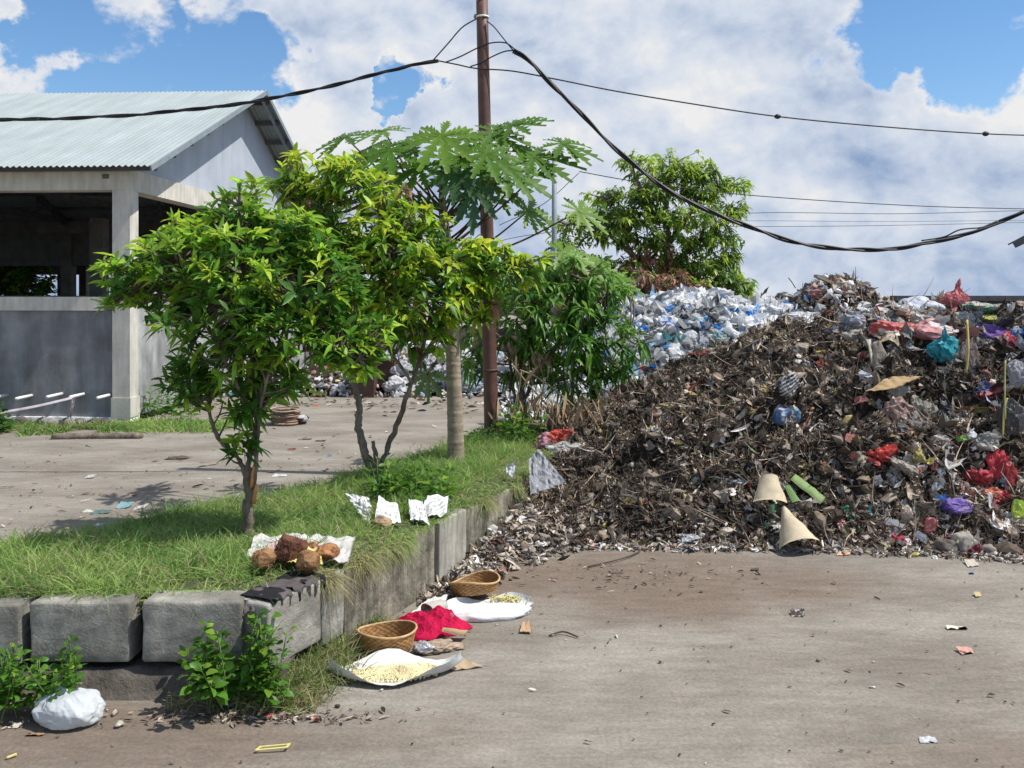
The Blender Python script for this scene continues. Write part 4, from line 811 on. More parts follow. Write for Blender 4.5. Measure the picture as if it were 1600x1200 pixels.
def dryness(x, y):
    q = np.stack([x*1.3, y*1.3, x*0], -1); return .38+1.0*np.clip((fbm(q, 95, 4)-.30)/.40, 0, 1)
def bits(n, xr, yr, ok, seed, cols, w, Ln, Wd, lay=.5, lift=(.0, .03), droop=(-.5, 1.4), st=5):
    r = np.random.default_rng(seed); x = r.uniform(*xr, n); y = r.uniform(*yr, n); k = ok(x, y, r); x = x[k]; y = y[k]; n = len(x)
    nn = hnorm(x, y); D = nrm(np.cross(nn, r.normal(size=(n, 3)))+nn*r.normal(size=(n, 1))*lay+[0, 0, -.10]); z = HT(x, y)+r.uniform(*lift, n)
    Ls = r.uniform(*Ln, n)*r.uniform(.6, 1.5, n); Ws = r.uniform(*Wd, n)
    V, Fq, C = leaves(np.column_stack([x, y, z])-D*(Ls*.4)[:, None], D, Ls, Ws, r.uniform(*droop, n), pal(r, n, cols, w)*dryness(x, y)[:, None], r=r, fold=.5, roll=1.2, st=st, curlU=True)
    V = V.reshape(n, st, 3, 3); S_ = V[:, 1, 0]-V[:, 1, 2]; S_ = nrm(S_); tt = np.linspace(0, 1, st)
    V = V+S_[:, None, None]*((r.normal(size=n)*.55*Ls)[:, None]*tt**2)[..., None, None]+r.normal(size=(n, st, 3, 1))*(Ws*.16)[:, None, None, None]*S_[:, None, None]
    return V.reshape(-1, 3), Fq, C
onbrown = lambda x, y, r: (brown(x, y) > .0) & (brown(x, y) >= white(x, y)-.02) & (brown(x, y) >= mixed(x, y)-.02)
A = Acc()
# fine fibres everywhere, then strips, then pale leaf litter in patches
A.add(*bits(76000, (-.35, 5.2), (5.25, 8.9), lambda x, y, r: onbrown(x, y, r) & (x/y < .62), 1, BR, [5, 6, 4, 2, .7, .3, .3, .1, .1, 0], (.02, .07), (.003, .008), .45, st=4, droop=(-1.2, 1.2)))
A.add(*bits(9000, (-.35, 5.2), (5.25, 8.9), lambda x, y, r: onbrown(x, y, r) & (x/y < .62), 31, BR, [4, 4, 4, 3, 1.5, .5, .2, .2, .05, 0], (.10, .22), (.005, .012), .4, st=7, droop=(-1.2, 1.2)))
A.add(*patches(6000, (-.35, 5.2), (5.25, 8.9), lambda x, y, r: onbrown(x, y, r) & (x/y < .62), 32, BR, [5, 5, 5, 3.5, 2, .5, .4, .8, .25, .1], (.025, .075)))
A.add(*bits(24000, (-.35, 5.2), (5.25, 8.9), lambda x, y, r: onbrown(x, y, r) & (x/y < .62), 2, BR, [3, 4, 5, 4, 2, .6, .4, .7, .2, .05], (.025, .075), (.009, .024), .45, droop=(-1.6, 1.6)))
A.add(*bits(3500, (-.35, 5.2), (5.25, 8.9), lambda x, y, r: onbrown(x, y, r) & (x/y < .62) & (fbm(np.stack([x*1.6, y*1.6, x*0], -1), 91, 3) > .5), 3, BR, [0, 1, 4, 6, 4, .6, .3, 2, .3, .2], (.04, .11), (.016, .036), .5, lift=(.0, .03), droop=(-1.6, 1.6)))
_r = np.random.default_rng(44); _x = _r.uniform(-.35, 5.2, 10500); _y = _r.uniform(5.25, 8.9, 10500); _k = onbrown(_x, _y, _r) & (_x/_y < .62); _x = _x[_k]; _y = _y[_k]; _z = HT(_x, _y); _c = pal(_r, len(_x), BR[:6], [5, 6, 5, 3, 1.2, .5]); iv, fi = ico(1)
for i in range(len(_x)):
    s_ = .014+.034*_r.uniform()**2 if i % 12 else _r.uniform(.045, .09); A.add((iv*(1+(crump(iv, i, 4, 1.5, 4)[:, None]-.45)*1.6)*[1, .65, .4]*s_)@rotm(_r).T+[_x[i], _y[i], _z[i]+s_*.2], fi, _c[i])
tag(put('rotting_litter', A, M_debris, smooth=False), 'brown shredded leaves and rotting litter covering the near heap', 'litter', kind='stuff')
# crumpled chips (small folded sheets and lumps)
def chips(n, xr, yr, ok, seed, cols, w, size, sub=1, flat=.45, lift=.3, am=.9):
    r = np.random.default_rng(seed); x = r.uniform(*xr, n); y = r.uniform(*yr, n); k = ok(x, y, r); x = x[k]; y = y[k]; A = Acc(); C = pal(r, len(x), cols, w); z = HT(x, y); iv, fi = ico(sub)
    for i in range(len(x)):
        s = r.uniform(*size)*r.uniform(.6, 1.3); v = iv*(1+am*(crump(iv, int(r.integers(1e6)), 4, 1.5, 4)[:, None]-.45)*1.5)
        v = (v*np.array([1, r.uniform(.5, .9), flat*r.uniform(.5, 1.3)])*s)@rotm(r, 1.0).T
        A.add(v+[x[i], y[i], z[i]+s*lift], fi, C[i])
    return A
whites = [(.86, .86, .85), (.78, .79, .80), (.52, .52, .52), (.34, .34, .35), (.10, .10, .12), (.25, .52, .78), (.03, .24, .68), (.10, .42, .45), (.70, .62, .42), (.62, .25, .22), (.62, .66, .75)]
lit = [(.62, .60, .56), (.45, .42, .38), (.30, .26, .22), (.14, .13, .13), (.5, .09, .07), (.12, .25, .5), (.6, .5, .12), (.15, .4, .2), (.75, .42, .4), (.5, .3, .15)]
A = chips(2600, (-.3, 5.2), (5.3, 8.8), lambda x, y, r: onbrown(x, y, r) & (x/y < .62) & ((y < 6.3) | (x > 2.2) | (r.uniform(size=x.shape) < .35)), 5, lit, [2.2, 4, 5, 3, .25, .15, .3, .15, .3, .6], (.014, .038))
A.add(*patches(1500, (-.3, 5.2), (5.3, 8.8), lambda x, y, r: onbrown(x, y, r) & (x/y < .62) & ((y < 6.2) | (x > 2.2) | (r.uniform(size=x.shape) < .3)), 38, lit, [3, 4, 4, 3, .25, .1, .3, .15, .3, .6], (.03, .10)))
A.add(*patches(1500, (2.3, 5.2), (5.4, 8.8), lambda x, y, r: onbrown(x, y, r) & (x/y < .62) & (x/y > .36), 39, whites+[(.45, .35, .27), (.6, .12, .12)], [4, 4, 4, 3, 1.6, .5, .2, .3, .8, .7, 1, 5, .9], (.04, .13)))
tag(put('small_rubbish', A, M_plastic, smooth=False), 'small scraps of wrapping and plastic mixed through the near heap', 'litter', kind='stuff')
# plastic heap: many crumpled bags
onwhite = lambda x, y, r: (white(x, y) > .05) & (white(x, y) >= brown(x, y)-.05) & (white(x, y) >= mixed(x, y)-.05) & (y < 11.4) & (x/y < .5)
A = chips(7500, (-.6, 5.4), (8.4, 11.4), onwhite, 6, whites, [10, 6, 1.6, .8, .5, 1.1, .6, .3, .4, .25, 1.2], (.035, .10), 2, .55, .35, 1.1)
tag(put('plastic_waste', A, M_film, smooth=False), 'heap of crumpled white and clear plastic behind the brown heap', 'plastic waste', kind='stuff')
A = Acc().add(*bits(9000, (-.6, 5.4), (8.4, 11.4), onwhite, 8, whites, [8, 6, 3, 2, 1.2, 1, .4, .3, .4, .2, 2], (.05, .14), (.04, .10), .4, lift=(.0, .04), droop=(-1.6, 1.6)))
A.add(*patches(5000, (-.6, 5.4), (8.4, 11.4), onwhite, 36, whites, [10, 6, 1.6, 1, .8, 1.2, .6, .3, .4, .25, 1.2], (.08, .24)))
tag(put('plastic_film', A, M_film, smooth=False), 'loose plastic film strewn over the white plastic heap', 'plastic waste', kind='stuff')
onmix = lambda x, y, r: (mixed(x, y) > .05) & (mixed(x, y) >= brown(x, y)-.05) & (mixed(x, y) >= white(x, y)-.05)
A = chips(3200, (2.2, 5.4), (8.9, 11.2), onmix, 9, whites+[(.30, .22, .16), (.16, .12, .09), (.5, .42, .34), (.55, .2, .2)], [2, 3, 3, 2, 1.2, .3, .1, .2, .5, .5, 1, 5, 4, 4, .7], (.03, .075), 1, .5, .35, 1.1)
A.add(*bits(6000, (2.2, 5.4), (8.9, 11.2), onmix, 10, BR, [3, 4, 4, 3, 3, .6, .3, 2, .4, .3], (.05, .12), (.02, .05), .5))
tag(put('mixed_rubbish', A, M_plastic, smooth=False), 'mixed rubbish on the highest peak of the heap below the sky', 'rubbish', kind='stuff')
# right end of the crest: sacks and scraps
A = chips(900, (2.6, 5.0), (6.9, 8.8), lambda x, y, r: onbrown(x, y, r) & (x/y < .62) & (x > 2.9) & (HT(x, y) > 1.25), 12, whites+[(.45, .35, .27), (.2, .15, .12), (.6, .15, .14)], [2, 3, 2, 1, .8, .3, .1, .15, .8, .5, .6, 3, 3, .6], (.03, .075), 2, .5, .3, 1.1)
A.add(*patches(700, (2.6, 5.0), (6.9, 8.8), lambda x, y, r: onbrown(x, y, r) & (x/y < .62) & (x > 2.9) & (HT(x, y) > 1.2), 37, whites+[(.45, .35, .27), (.6, .15, .14)], [2, 3, 2, 1, .8, .3, .1, .15, .8, .5, .6, 3, .8], (.06, .16)))
tag(put('crest_rubbish', A, M_plastic, smooth=False), 'faded bags and scraps lying along the right crest of the heap', 'rubbish', kind='stuff')
# spill of scraps against the retaining wall and along the heap foot
def spill(n, xf, seed, cols, w, size, label, name):
    r = np.random.default_rng(seed); A = Acc(); iv, fi = ico(2)
    C = pal(r, n, cols, w)
    for i in range(n):
        x, y, z = xf(r); s = r.uniform(*size); v = iv*(1+(crump(iv, int(r.integers(1e6)), 4, 1.5, 4)[:, None]-.45)*1.5); v = (v*np.array([1, r.uniform(.4, .8), r.uniform(.2, .5)])*s)@rotm(r, .7).T
        A.add(v+[x, y, z+s*.25], fi, C[i])
    m = n*3; Q = np.array([xf(r) for _ in range(m)]); D = r.normal(size=(m, 3))*[1, 1, .35]
    Ls = r.uniform(.03, .10, m); A.add(*leaves(Q+[0, 0, .012], D, Ls, r.uniform(.006, .022, m), r.uniform(-.3, .6, m), pal(r, m, BR, [2, 3, 4, 4, 3, .5, .3, 2, .2, .1]), r=r, fold=.5, roll=1.2))
    tag(put(name, A, M_debris, smooth=False), label, 'litter', kind='stuff')
def wallspill(r):
    t = r.uniform(1.15, 2.5); off = abs(r.normal())*.10*(t-.9)+.02; q = WL(t)+np.array([DR[1], -DR[0]])*(off+.02); h = max(0, .22*(t-1.2)-off*.55)*r.uniform(.4, 1); return q[0], q[1], h
spill(620, wallspill, 21, lit[:4]+[(.40, .33, .26), (.07, .05, .04), (.5, .3, .12), (.16, .12, .09)], [2, 3, 4, 2, 5, 4, .25, 5], (.016, .042), 'rags, husks and paper scraps piled against the retaining wall', 'scrap_spill')
def footspill(r):
    x = r.uniform(0., 3.4); y = np.interp(x, toe_x, toe_y)-.03-abs(r.normal())*.035; return x, y, 0.
spill(420, footspill, 22, lit, [3, 4, 5, 3, .25, .1, .3, .1, .25, .7], (.010, .034), 'line of pale scraps strewn along the foot of the heap', 'scrap_edge')
# small grit and bits over the yard
r = np.random.default_rng(33); A = Acc(); iv, fi = ico(1)
for i in range(850):
    D_ = 2.6+7.5*r.uniform()**1.3; x = r.uniform(-.62, .62)*D_
    if inpoly(np.array(x), np.array(D_), bankpoly) or (x > .1 and D_ > 5.4): continue
    s = r.uniform(.0012, .0045)*(1+D_*.07)*(1.8 if r.uniform() < .06 else 1); c = pal(r, 1, [(.06, .05, .04), (.12, .10, .08), (.5, .47, .42), (.26, .2, .15)], [4, 4, 1.2, 2])[0]
    A.add(iv*[s*r.uniform(.8, 2.2), s, s*.5]@rotm(r, .3).T+[x, D_, .005+s*.3+(fbm(np.array([[x*.9, D_*.9, 0]]), 3, 3)[0]-.5)*.012], fi, c)
for (cx, cy, sx, sy, n, ln) in ((-3.0, 6.6, 2.2, 1.6, 150, .05), (-2.2, 9.0, 2.0, 1.6, 110, .07), (1.2, 3.9, 1.4, .9, 40, .03), (-.95, 3.38, .35, .04, 240, .03), (-1.6, 3.36, .4, .06, 80, .025), (.6, 5.1, .8, .3, 120, .035), (-1.5, 13., 2.0, .8, 200, .10), (-2.6, 5.6, .35, .12, 40, .05)):
    q = np.column_stack([cx+r.normal(size=n)*sx*.6, cy+r.normal(size=n)*sy*.6, np.full(n, .008)]); q = q[~inpoly(q[:, 0], q[:, 1], bankpoly)]; q[:, 2] += (fbm(q*[.9, .9, 0], 3, 3)-.5)*.012; m = len(q)
    Ls = r.uniform(.4, 1.6, m)*ln; A.add(*leaves(q, r.normal(size=(m, 3))*[1, 1, .12], Ls, Ls*r.uniform(.12, .4, m), r.uniform(-.2, .2, m), pal(r, m, BR, [3, 4, 4, 3, 2, .5, .2, .9, .15, .1]), r=r, fold=.5, roll=.4))
tag(put('yard_grit', A, M_debris), 'stones, twigs and dead leaf bits scattered on the dirt yard', 'grit', kind='stuff')

# ------------------------------------------------------------------ single pieces of rubbish
def ridge(p, seed):
    return (1-np.abs(2*vnoise(p, seed)-1))*.6+(1-np.abs(2*vnoise(p*2.3+7, seed+1)-1))*.3+(1-np.abs(2*vnoise(p*5.1+3, seed+2)-1))*.15
def pleatbag(c, size, col, seed):
    iv, fi = ico(6); th = np.arctan2(iv[:, 1], iv[:, 0]); h = iv[:, 2]; top = np.array([-.25, .1, 1.]); top /= np.linalg.norm(top)
    pole_ = np.arccos(np.clip(iv@top, -1, 1)); A1 = nrm(np.cross(top, [0, 1, .2])); B1 = np.cross(top, A1); az = np.arctan2(iv@B1, iv@A1)
    pl = ridge(np.stack([np.cos(az)*2.6, np.sin(az)*2.6, pole_*.9], -1), seed); g = np.exp(-(pole_/.9)**2)
    rr = 1+.22*(fbm(iv*1.4+4, seed, 2)-.5)*2+(pl-.6)*(.12+.22*g)+.07*(ridge(iv*2.6+pl[:, None]*.8, seed+4)-.6)+.015*(ridge(iv*9, seed+9)-.6)
    rr = rr*(1-.20*np.exp(-(pole_/.34)**2))+.42*np.exp(-(pole_/.17)**2); v = iv*rr[:, None]
    v[:, 2] = np.where(v[:, 2] < -.55, -.55+(v[:, 2]+.55)*.1, v[:, 2]); return Acc().add(v*np.array(size)+np.array(c), fi, np.tile(col, (len(v), 1)))
def bagmesh(c, size, col, seed, sub=4, am=.5, rz=0., tilt=.0, knot=None, col2=None, flatbot=.6, f1=12.):
    iv, fi = ico(sub); r = np.random.default_rng(seed); k_ = nrm(r.normal(size=(13, 3))); dk = r.uniform(1-.5*min(am, .8), 1.05, 13)
    rad_ = np.minimum((dk/np.maximum(iv@k_.T, .12)).min(1), 1.25)
    v = iv*rad_[:, None]*(1+am*1.0*(ridge(iv*2.6+seed, seed)[:, None]-.6))
    v = v+am*.42*np.stack([vnoise(iv*4.2+9*q_, seed+30+q_)-.5 for q_ in range(3)], -1)
    v = v*(1+.25*(fbm(iv*1.3+seed, seed, 2)[:, None]-.5)*2)
    C = np.tile(col, (len(v), 1)).astype(float)
    if knot is not None and am < .3:
        k = nrm(np.array(knot, float)); t = iv@k; v = v+k*(.22*np.clip((t-.75)/.25, 0, 1)**2)[:, None]
    elif knot is not None:                     # gathered neck that flares again
        k = nrm(np.array(knot, float)); t = iv@k; g = np.clip((t-.72)/.28, 0, 1)[:, None]
        ax_ = (v@k)[:, None]*k; v = ax_*(1+.75*g)+(v-ax_)*(1-.75*np.sin(np.clip(g*1.5, 0, 1)*np.pi/1.0*.8)); 
    if col2 is not None:
        m_ = (fbm(iv*1.6+3, seed+5, 2) > .5); C[m_] = col2
    v[:, 2] = np.where(v[:, 2] < -flatbot, -flatbot+(v[:, 2]+flatbot)*.15, v[:, 2])
    v = v*np.array(size); R = np.array(Matrix.Rotation(rz, 3, 'Z')@Matrix.Rotation(tilt, 3, 'Y')); v = v@R.T
    return Acc().add(v+np.array(c), fi, C)
def bag(px, py, w, h, col, label, seed, cat='bag', D=None, name='plastic_bag', m=None, am=.5, tilt=0., rz=0., knot=None, col2=None, sub=4, z0=None, group=None, depth=.7, f1=12., lift=0.):
    """px,py centre and w,h size in photo pixels at the depth where it lies"""
    c = hit(px, py+h*.30) if D is None else P(px, py, D); s = c[1]/F
    if D is None: c = c+np.array([0, .015+w*s*.04, h*.24*s]); col = np.array(col)*.8+.03
    if z0 is not None: c[2] = z0+h*s*.42
    if lift: c = P(px, py, c[1]+.02)
    A = bagmesh(c, (w*s*.5, w*s*.5*depth, h*s*.56), col, seed, sub, am, rz, tilt, knot, col2, f1=f1)
    return solo(name, A, m or M_plastic, label, cat, group, smooth=m is M_stone)
def sheet(P4, nu, nv, amp, seed, f=9., thick=.0015):
    """bilinear quad P4 (4 corners) crumpled, thin closed slab"""
    a, b, c, d = [np.array(p, float) for p in P4]; u = np.linspace(0, 1, nu)[:, None, None]; v = np.linspace(0, 1, nv)[None, :, None]
    S = a*(1-u)*(1-v)+b*u*(1-v)+c*u*v+d*(1-u)*v; Nn = nrm(np.cross(b-a, d-a)); e = np.linalg.norm(b-a)
    S = S+Nn*(amp*(ridge(S.reshape(-1, 3)/e*f*.42, seed)-.5)).reshape(nu, nv, 1)*2
    t = S.reshape(-1, 3); n = nu*nv; g = grid_faces(nu, nv)
    ed = np.concatenate([np.arange(nv-1), (np.arange(nu-1)*nv)+nv-1, (nu-1)*nv+np.arange(nv-1, 0, -1), np.arange(nu-1, 0, -1)*nv]); e2 = np.roll(ed, -1)
    return np.vstack([t, t-Nn*thick]), [g, g[:, ::-1]+n, np.stack([e2, ed, ed+n, e2+n], -1)], S
# foreground white bag
q = G(92, 1142); A = pleatbag((q[0], q[1]+.07, .046), (.122, .09, .066), (.66, .69, .71), 305)
solo('plastic_bag', A, M_clean, 'stuffed white plastic bag lying alone on the dirt at bottom left', 'bag')
# heap items
heap = [
 (1434, 486, 66, 34, (.72, .75, .84), 'big smooth white sack on the right crest of the heap', dict(am=.25, cat='sack', name='sack', lift=1)),
 (1493, 474, 36, 36, (.62, .14, .16), 'translucent pink red bag standing highest on the right crest', dict(am=.35, knot=(.2, 0, 1))),
 (1397, 516, 56, 24, (.62, .10, .08), 'red and white bag at the left end of the right crest', dict(col2=(.75, .70, .64), am=.45)),
 (1462, 519, 66, 28, (.68, .30, .30), 'pink and white bag just above the teal bag', dict(col2=(.72, .62, .60), am=.45)),
 (1430, 522, 18, 12, (.60, .03, .03), 'small bright red scrap between the two pink bags', dict(name='plastic_scrap', cat='scrap')),
 (1480, 548, 40, 44, (.01, .38, .46), 'teal blue plastic bag hanging under the right crest', dict(knot=(-.1, 0, 1), am=.65)),
 (1556, 521, 70, 22, (.20, .08, .42), 'shiny purple bag stretched along the right crest', dict(am=.55)),
 (1583, 540, 34, 26, (.42, .02, .05), 'dark red bag under the purple bag at the right edge', dict(am=.6, tilt=.6)),
 (1548, 499, 66, 12, (.58, .62, .12), 'yellow green limp bag above the purple bag', dict(am=.7)),
 (1540, 482, 62, 16, (.62, .58, .52), 'pale flattened packet with green edge on the right crest', dict(col2=(.10, .42, .28), name='packet', cat='packet', am=.6)),
 (1590, 525, 22, 30, (.60, .66, .75), 'white and blue printed packet at the right edge of the crest', dict(col2=(.05, .22, .6), name='packet', cat='packet')),
 (1455, 503, 50, 24, (.60, .56, .50), 'dirty cream bag between the white sack and the pink bag', dict(am=.7)),
 (1500, 500, 36, 18, (.62, .61, .58), 'small white bag right below the tall pink bag', dict(am=.7)),
 (1595, 590, 30, 40, (.38, .38, .42), 'silvery bag cut off by the right edge', dict(am=.5)),
 (1585, 655, 40, 60, (.05, .05, .055), 'black bag at the right edge beside the bamboo stake', dict(am=.5)),
 (1403, 645, 48, 40, (.42, .27, .22), 'crumpled dusty pink bag in the middle of the right slope', dict(am=.55, tilt=-.4)),
 (1405, 610, 28, 22, (.55, .52, .47), 'round pale bag above the dusty pink bag', dict(am=.35)),
 (1444, 645, 34, 34, (.36, .34, .28), 'wrinkled grey rag bundle right of the dusty pink bag', dict(am=.8)),
 (1378, 711, 42, 24, (.75, .03, .02), 'bright red plastic bag open on the middle slope', dict(am=.8)),
 (1418, 733, 50, 22, (.42, .37, .31), 'long grey brown bag slanting down beside the red bag', dict(am=.4, tilt=.6)),
 (1432, 712, 30, 26, (.52, .50, .45), 'dirty clear bag with yellow streaks above the grey brown bag', dict(col2=(.5, .45, .15), am=.8)),
 (1560, 728, 30, 44, (.62, .03, .05), 'red net bag standing on the right slope', dict(am=1.0, cat='net bag', name='net_bag')),
 (1585, 745, 20, 36, (.58, .05, .05), 'red rag hanging at the right edge', dict(am=.9, name='rag', cat='rag')),
 (1535, 748, 36, 22, (.55, .02, .05), 'crimson bag left of the red net bag', dict(am=.9)),
 (1548, 772, 44, 20, (.75, .20, .10), 'orange and pink bag below the red net bag', dict(col2=(.72, .12, .18), am=.5)),
 (1575, 780, 32, 18, (.65, .05, .05), 'small red bag right of the orange and pink bag', dict(am=.8)),
 (1497, 793, 52, 22, (.17, .09, .45), 'flat purple bag low on the right slope', dict(am=.35)),
 (1594, 805, 20, 34, (.50, .70, .06), 'lime yellow bag at the right edge low on the slope', dict(am=.5)),
 (1457, 826, 18, 28, (.70, .20, .20), 'small pink bag standing near the heap foot', dict(am=.8, tilt=.4)),
 (1418, 850, 38, 14, (.70, .04, .10), 'red and white packet lying at the heap foot', dict(col2=(.7, .62, .62), tilt=.45, name='packet', cat='packet', am=.4)),
 (1528, 866, 30, 28, (.20, .02, .04), 'maroon cloth clump at the heap foot', dict(am=1., name='cloth_clump', cat='cloth', m=M_cloth)),
 (1496, 845, 30, 20, (.17, .03, .05), 'dark wine red cloth behind the pale stone', dict(am=.9, name='cloth_clump', cat='cloth', m=M_cloth)),
 (1478, 857, 36, 26, (.15, .12, .10), 'rounded brown stone at the heap foot', dict(am=.2, name='stone', cat='stone', m=M_stone)),
 (1508, 853, 34, 34, (.38, .34, .29), 'pale rough stone beside the maroon cloth', dict(am=.35, name='stone', cat='stone', m=M_stone)),
 (1545, 862, 22, 20, (.28, .25, .21), 'grey stone right of the maroon cloth', dict(am=.3, name='stone', cat='stone', m=M_stone)),
 (1222, 652, 24, 28, (.03, .12, .36), 'blue printed packet below the striped bag', dict(col2=(.6, .62, .6), name='packet', cat='packet', am=.3)),
 (1242, 650, 20, 30, (.10, .30, .55), 'light blue packet right of the other blue packet', dict(col2=(.55, .6, .6), name='packet', cat='packet', am=.3)),
 (1260, 572, 22, 14, (.35, .36, .42), 'grey foil scrap in the dark hollow under the crest', dict(name='foil_scrap', cat='scrap', am=.4)),
 (1108, 553, 34, 10, (.40, .05, .04), 'dark red strip of cloth under the white plastic heap', dict(name='rag', cat='rag', am=.7)),
 (1335, 505, 40, 26, (.40, .42, .48), 'grey blue plastic bag below the mixed peak', dict(am=.7)),
 (1303, 516, 22, 12, (.10, .11, .14), 'dark blue grey bag left of the grey blue one', dict(am=.5)),
 (1330, 525, 26, 16, (.55, .52, .47), 'small cream bag hanging over the brown slope', dict(am=.8)),
 (1222, 530, 14, 7, (.62, .48, .04), 'yellow peel on the upper brown slope', dict(name='fruit_peel', cat='peel')),
 (1058, 692, 14, 7, (.68, .58, .05), 'bright yellow peel low on the left slope', dict(name='fruit_peel', cat='peel')),
 (1045, 636, 28, 9, (.50, .42, .22), 'tan husk lying on the left slope', dict(name='corn_husk', cat='husk', am=.3)),
 (880, 682, 34, 22, (.78, .07, .04), 'bright red bag at the left end of the brown heap', dict(am=.7)),
 (855, 696, 42, 26, (.62, .28, .36), 'pink bag left of the bright red bag at the grass edge', dict(am=.5)),
 (882, 702, 40, 20, (.70, .68, .65), 'white bag under the bright red bag at the grass edge', dict(am=.7)),
 (840, 710, 18, 12, (.62, .58, .36), 'small cream scrap below the pink bag', dict(name='plastic_scrap', cat='scrap')),
 (958, 602, 14, 10, (.65, .06, .04), 'small red scrap beside the drooping branch', dict(name='plastic_scrap', cat='scrap')),
 (940, 614, 24, 12, (.65, .36, .06), 'orange peelings at the edge of the heap under the tree', dict(name='fruit_peel', cat='peel', am=.8)),
 (915, 612, 20, 8, (.66, .55, .42), 'pale peel left of the orange peelings', dict(name='fruit_peel', cat='peel', am=.4)),
 (1508, 686, 20, 9, (.32, .65, .10), 'lime green packet on the right slope', dict(name='packet', cat='packet', am=.3)),
 (1287, 727, 9, 8, (.75, .25, .08), 'small orange bottle cap on the slope above the green sheath', dict(name='bottle_cap', cat='cap', am=.1)),
 (1255, 728, 20, 6, (.42, .42, .05), 'small yellow leaf just above the folded cream mat', dict(name='dry_leaf', cat='leaf', am=.4)),
 (1088, 752, 14, 12, (.66, .65, .62), 'small white cup in the middle of the brown slope', dict(name='cup', cat='cup', am=.2)),
 (1085, 770, 10, 8, (.75, .74, .72), 'white scrap just under the white cup', dict(name='plastic_scrap', cat='scrap', am=.3)),
 (1160, 755, 24, 8, (.62, .66, .72), 'small bluish white scrap left of the folded mat', dict(name='plastic_scrap', cat='scrap', am=.5)),
 (1375, 783, 14, 7, (.75, .72, .7), 'white scrap low on the middle slope', dict(name='plastic_scrap', cat='scrap', am=.3)),
 (1310, 857, 16, 10, (.66, .62, .64), 'white crumpled cup at the heap foot right of the mat tent', dict(name='cup', cat='cup', am=.4)),
 (1355, 800, 14, 10, (.5, .2, .19), 'dull pink scrap above the heap foot', dict(name='plastic_scrap', cat='scrap', am=.6)),
 (1075, 845, 36, 12, (.62, .64, .66), 'white and grey bag at the heap foot', dict(am=.7)),
 (950, 838, 26, 10, (.58, .54, .48), 'pale folded paper at the left heap foot', dict(name='paper_scrap', cat='paper', am=.4, m=M_card)),
 (882, 858, 18, 14, (.66, .64, .58), 'white and yellow scrap at the left heap foot', dict(name='paper_scrap', cat='paper', am=.5, m=M_card)),
 (905, 853, 16, 9, (.62, .18, .2), 'small pink scrap at the left heap foot', dict(name='plastic_scrap', cat='scrap', am=.5)),
 (1375, 560, 22, 46, (.33, .28, .22), 'brown torn cloth hanging down under the crest', dict(name='rag', cat='rag', am=.8, m=M_cloth, depth=.5)),
 (1515, 565, 30, 60, (.24, .18, .16), 'grey brown cloth hanging behind the yellow stake', dict(name='rag', cat='rag', am=.6, m=M_cloth, depth=.4)),
 (1550, 612, 44, 26, (.35, .04, .06), 'red and blue scraps bundle on the right slope', dict(col2=(.06, .13, .32), am=.9, name='scrap_bundle')),
 (1530, 640, 44, 12, (.55, .45, .08), 'yellow and orange wrapper left of the bamboo stake', dict(col2=(.5, .12, .06), am=.7, name='packet', cat='packet')),
 (1472, 690, 24, 18, (.45, .42, .38), 'grey clod of paper above the lime packet', dict(am=.7, name='paper_scrap', cat='paper', m=M_card)),
 (1540, 690, 40, 30, (.33, .32, .30), 'grey plastic sheet crumpled on the right slope', dict(am=.9)),
 (1052, 486, 30, 12, (.03, .24, .70), 'flat blue plastic tray on the white plastic heap', dict(name='plastic_tray', cat='tray', am=.3)),
 (1148, 491, 26, 20, (.02, .30, .72), 'crumpled bright blue bag on the white plastic heap', dict(am=.7)),
 (1186, 483, 16, 9, (.03, .28, .75), 'small blue bag right of the crumpled blue bag', dict(am=.5)),
 (942, 505, 18, 9, (.02, .20, .60), 'blue scrap seen through the drooping leaves', dict(am=.5, name='plastic_scrap', cat='scrap')),
 (1095, 508, 50, 14, (.28, .55, .62), 'light blue torn film in the middle of the white heap', dict(col2=(.7, .72, .72), am=.8, name='plastic_film', cat='film')),
 (1045, 508, 36, 20, (.42, .52, .80), 'pale blue printed film on the white heap', dict(col2=(.75, .76, .78), am=.7, name='plastic_film', cat='film')),
 (1078, 528, 30, 20, (.74, .77, .80), 'rounded clear plastic bag on the white heap', dict(am=.2)),
 (1122, 530, 34, 20, (.35, .50, .44), 'clear bag with green content on the white heap', dict(am=.4)),
 (1078, 493, 32, 18, (.10, .09, .09), 'black plastic bag among the white heap', dict(am=.8)),
 (1065, 470, 44, 22, (.62, .63, .64), 'coil of clear tubing on top of the white heap', dict(am=1., name='tubing', cat='tubing')),
 (1120, 468, 50, 24, (.72, .74, .76), 'clear crumpled sheet on top of the white heap', dict(am=1., name='plastic_film', cat='film')),
 (1215, 490, 54, 22, (.78, .80, .84), 'large white sheet of plastic below the mixed peak', dict(am=.7, name='plastic_film', cat='film')),
 (1265, 500, 60, 22, (.80, .82, .85), 'broad white plastic sheet at the right end of the white heap', dict(am=.6, name='plastic_film', cat='film')),
 (980, 560, 22, 8, (.03, .05, .13), 'navy cloth at the lower edge of the white heap', dict(am=.6, name='rag', cat='rag')),
 (985, 583, 36, 16, (.35, .58, .68), 'light blue bag low on the white heap beside the branch', dict(col2=(.75, .75, .75), am=.7)),
 (1313, 440, 16, 9, (.62, .30, .04), 'orange scrap on top of the highest peak', dict(name='plastic_scrap', cat='scrap', am=.3)),
 (1228, 458, 26, 16, (.05, .05, .05), 'black and white shoe on the left shoulder of the peak', dict(name='shoe', cat='shoe', col2=(.6, .6, .58), am=.3)),
 (1280, 460, 26, 12, (.50, .20, .18), 'pink scrap in the middle of the peak', dict(name='plastic_scrap', cat='scrap', am=.8)),
]
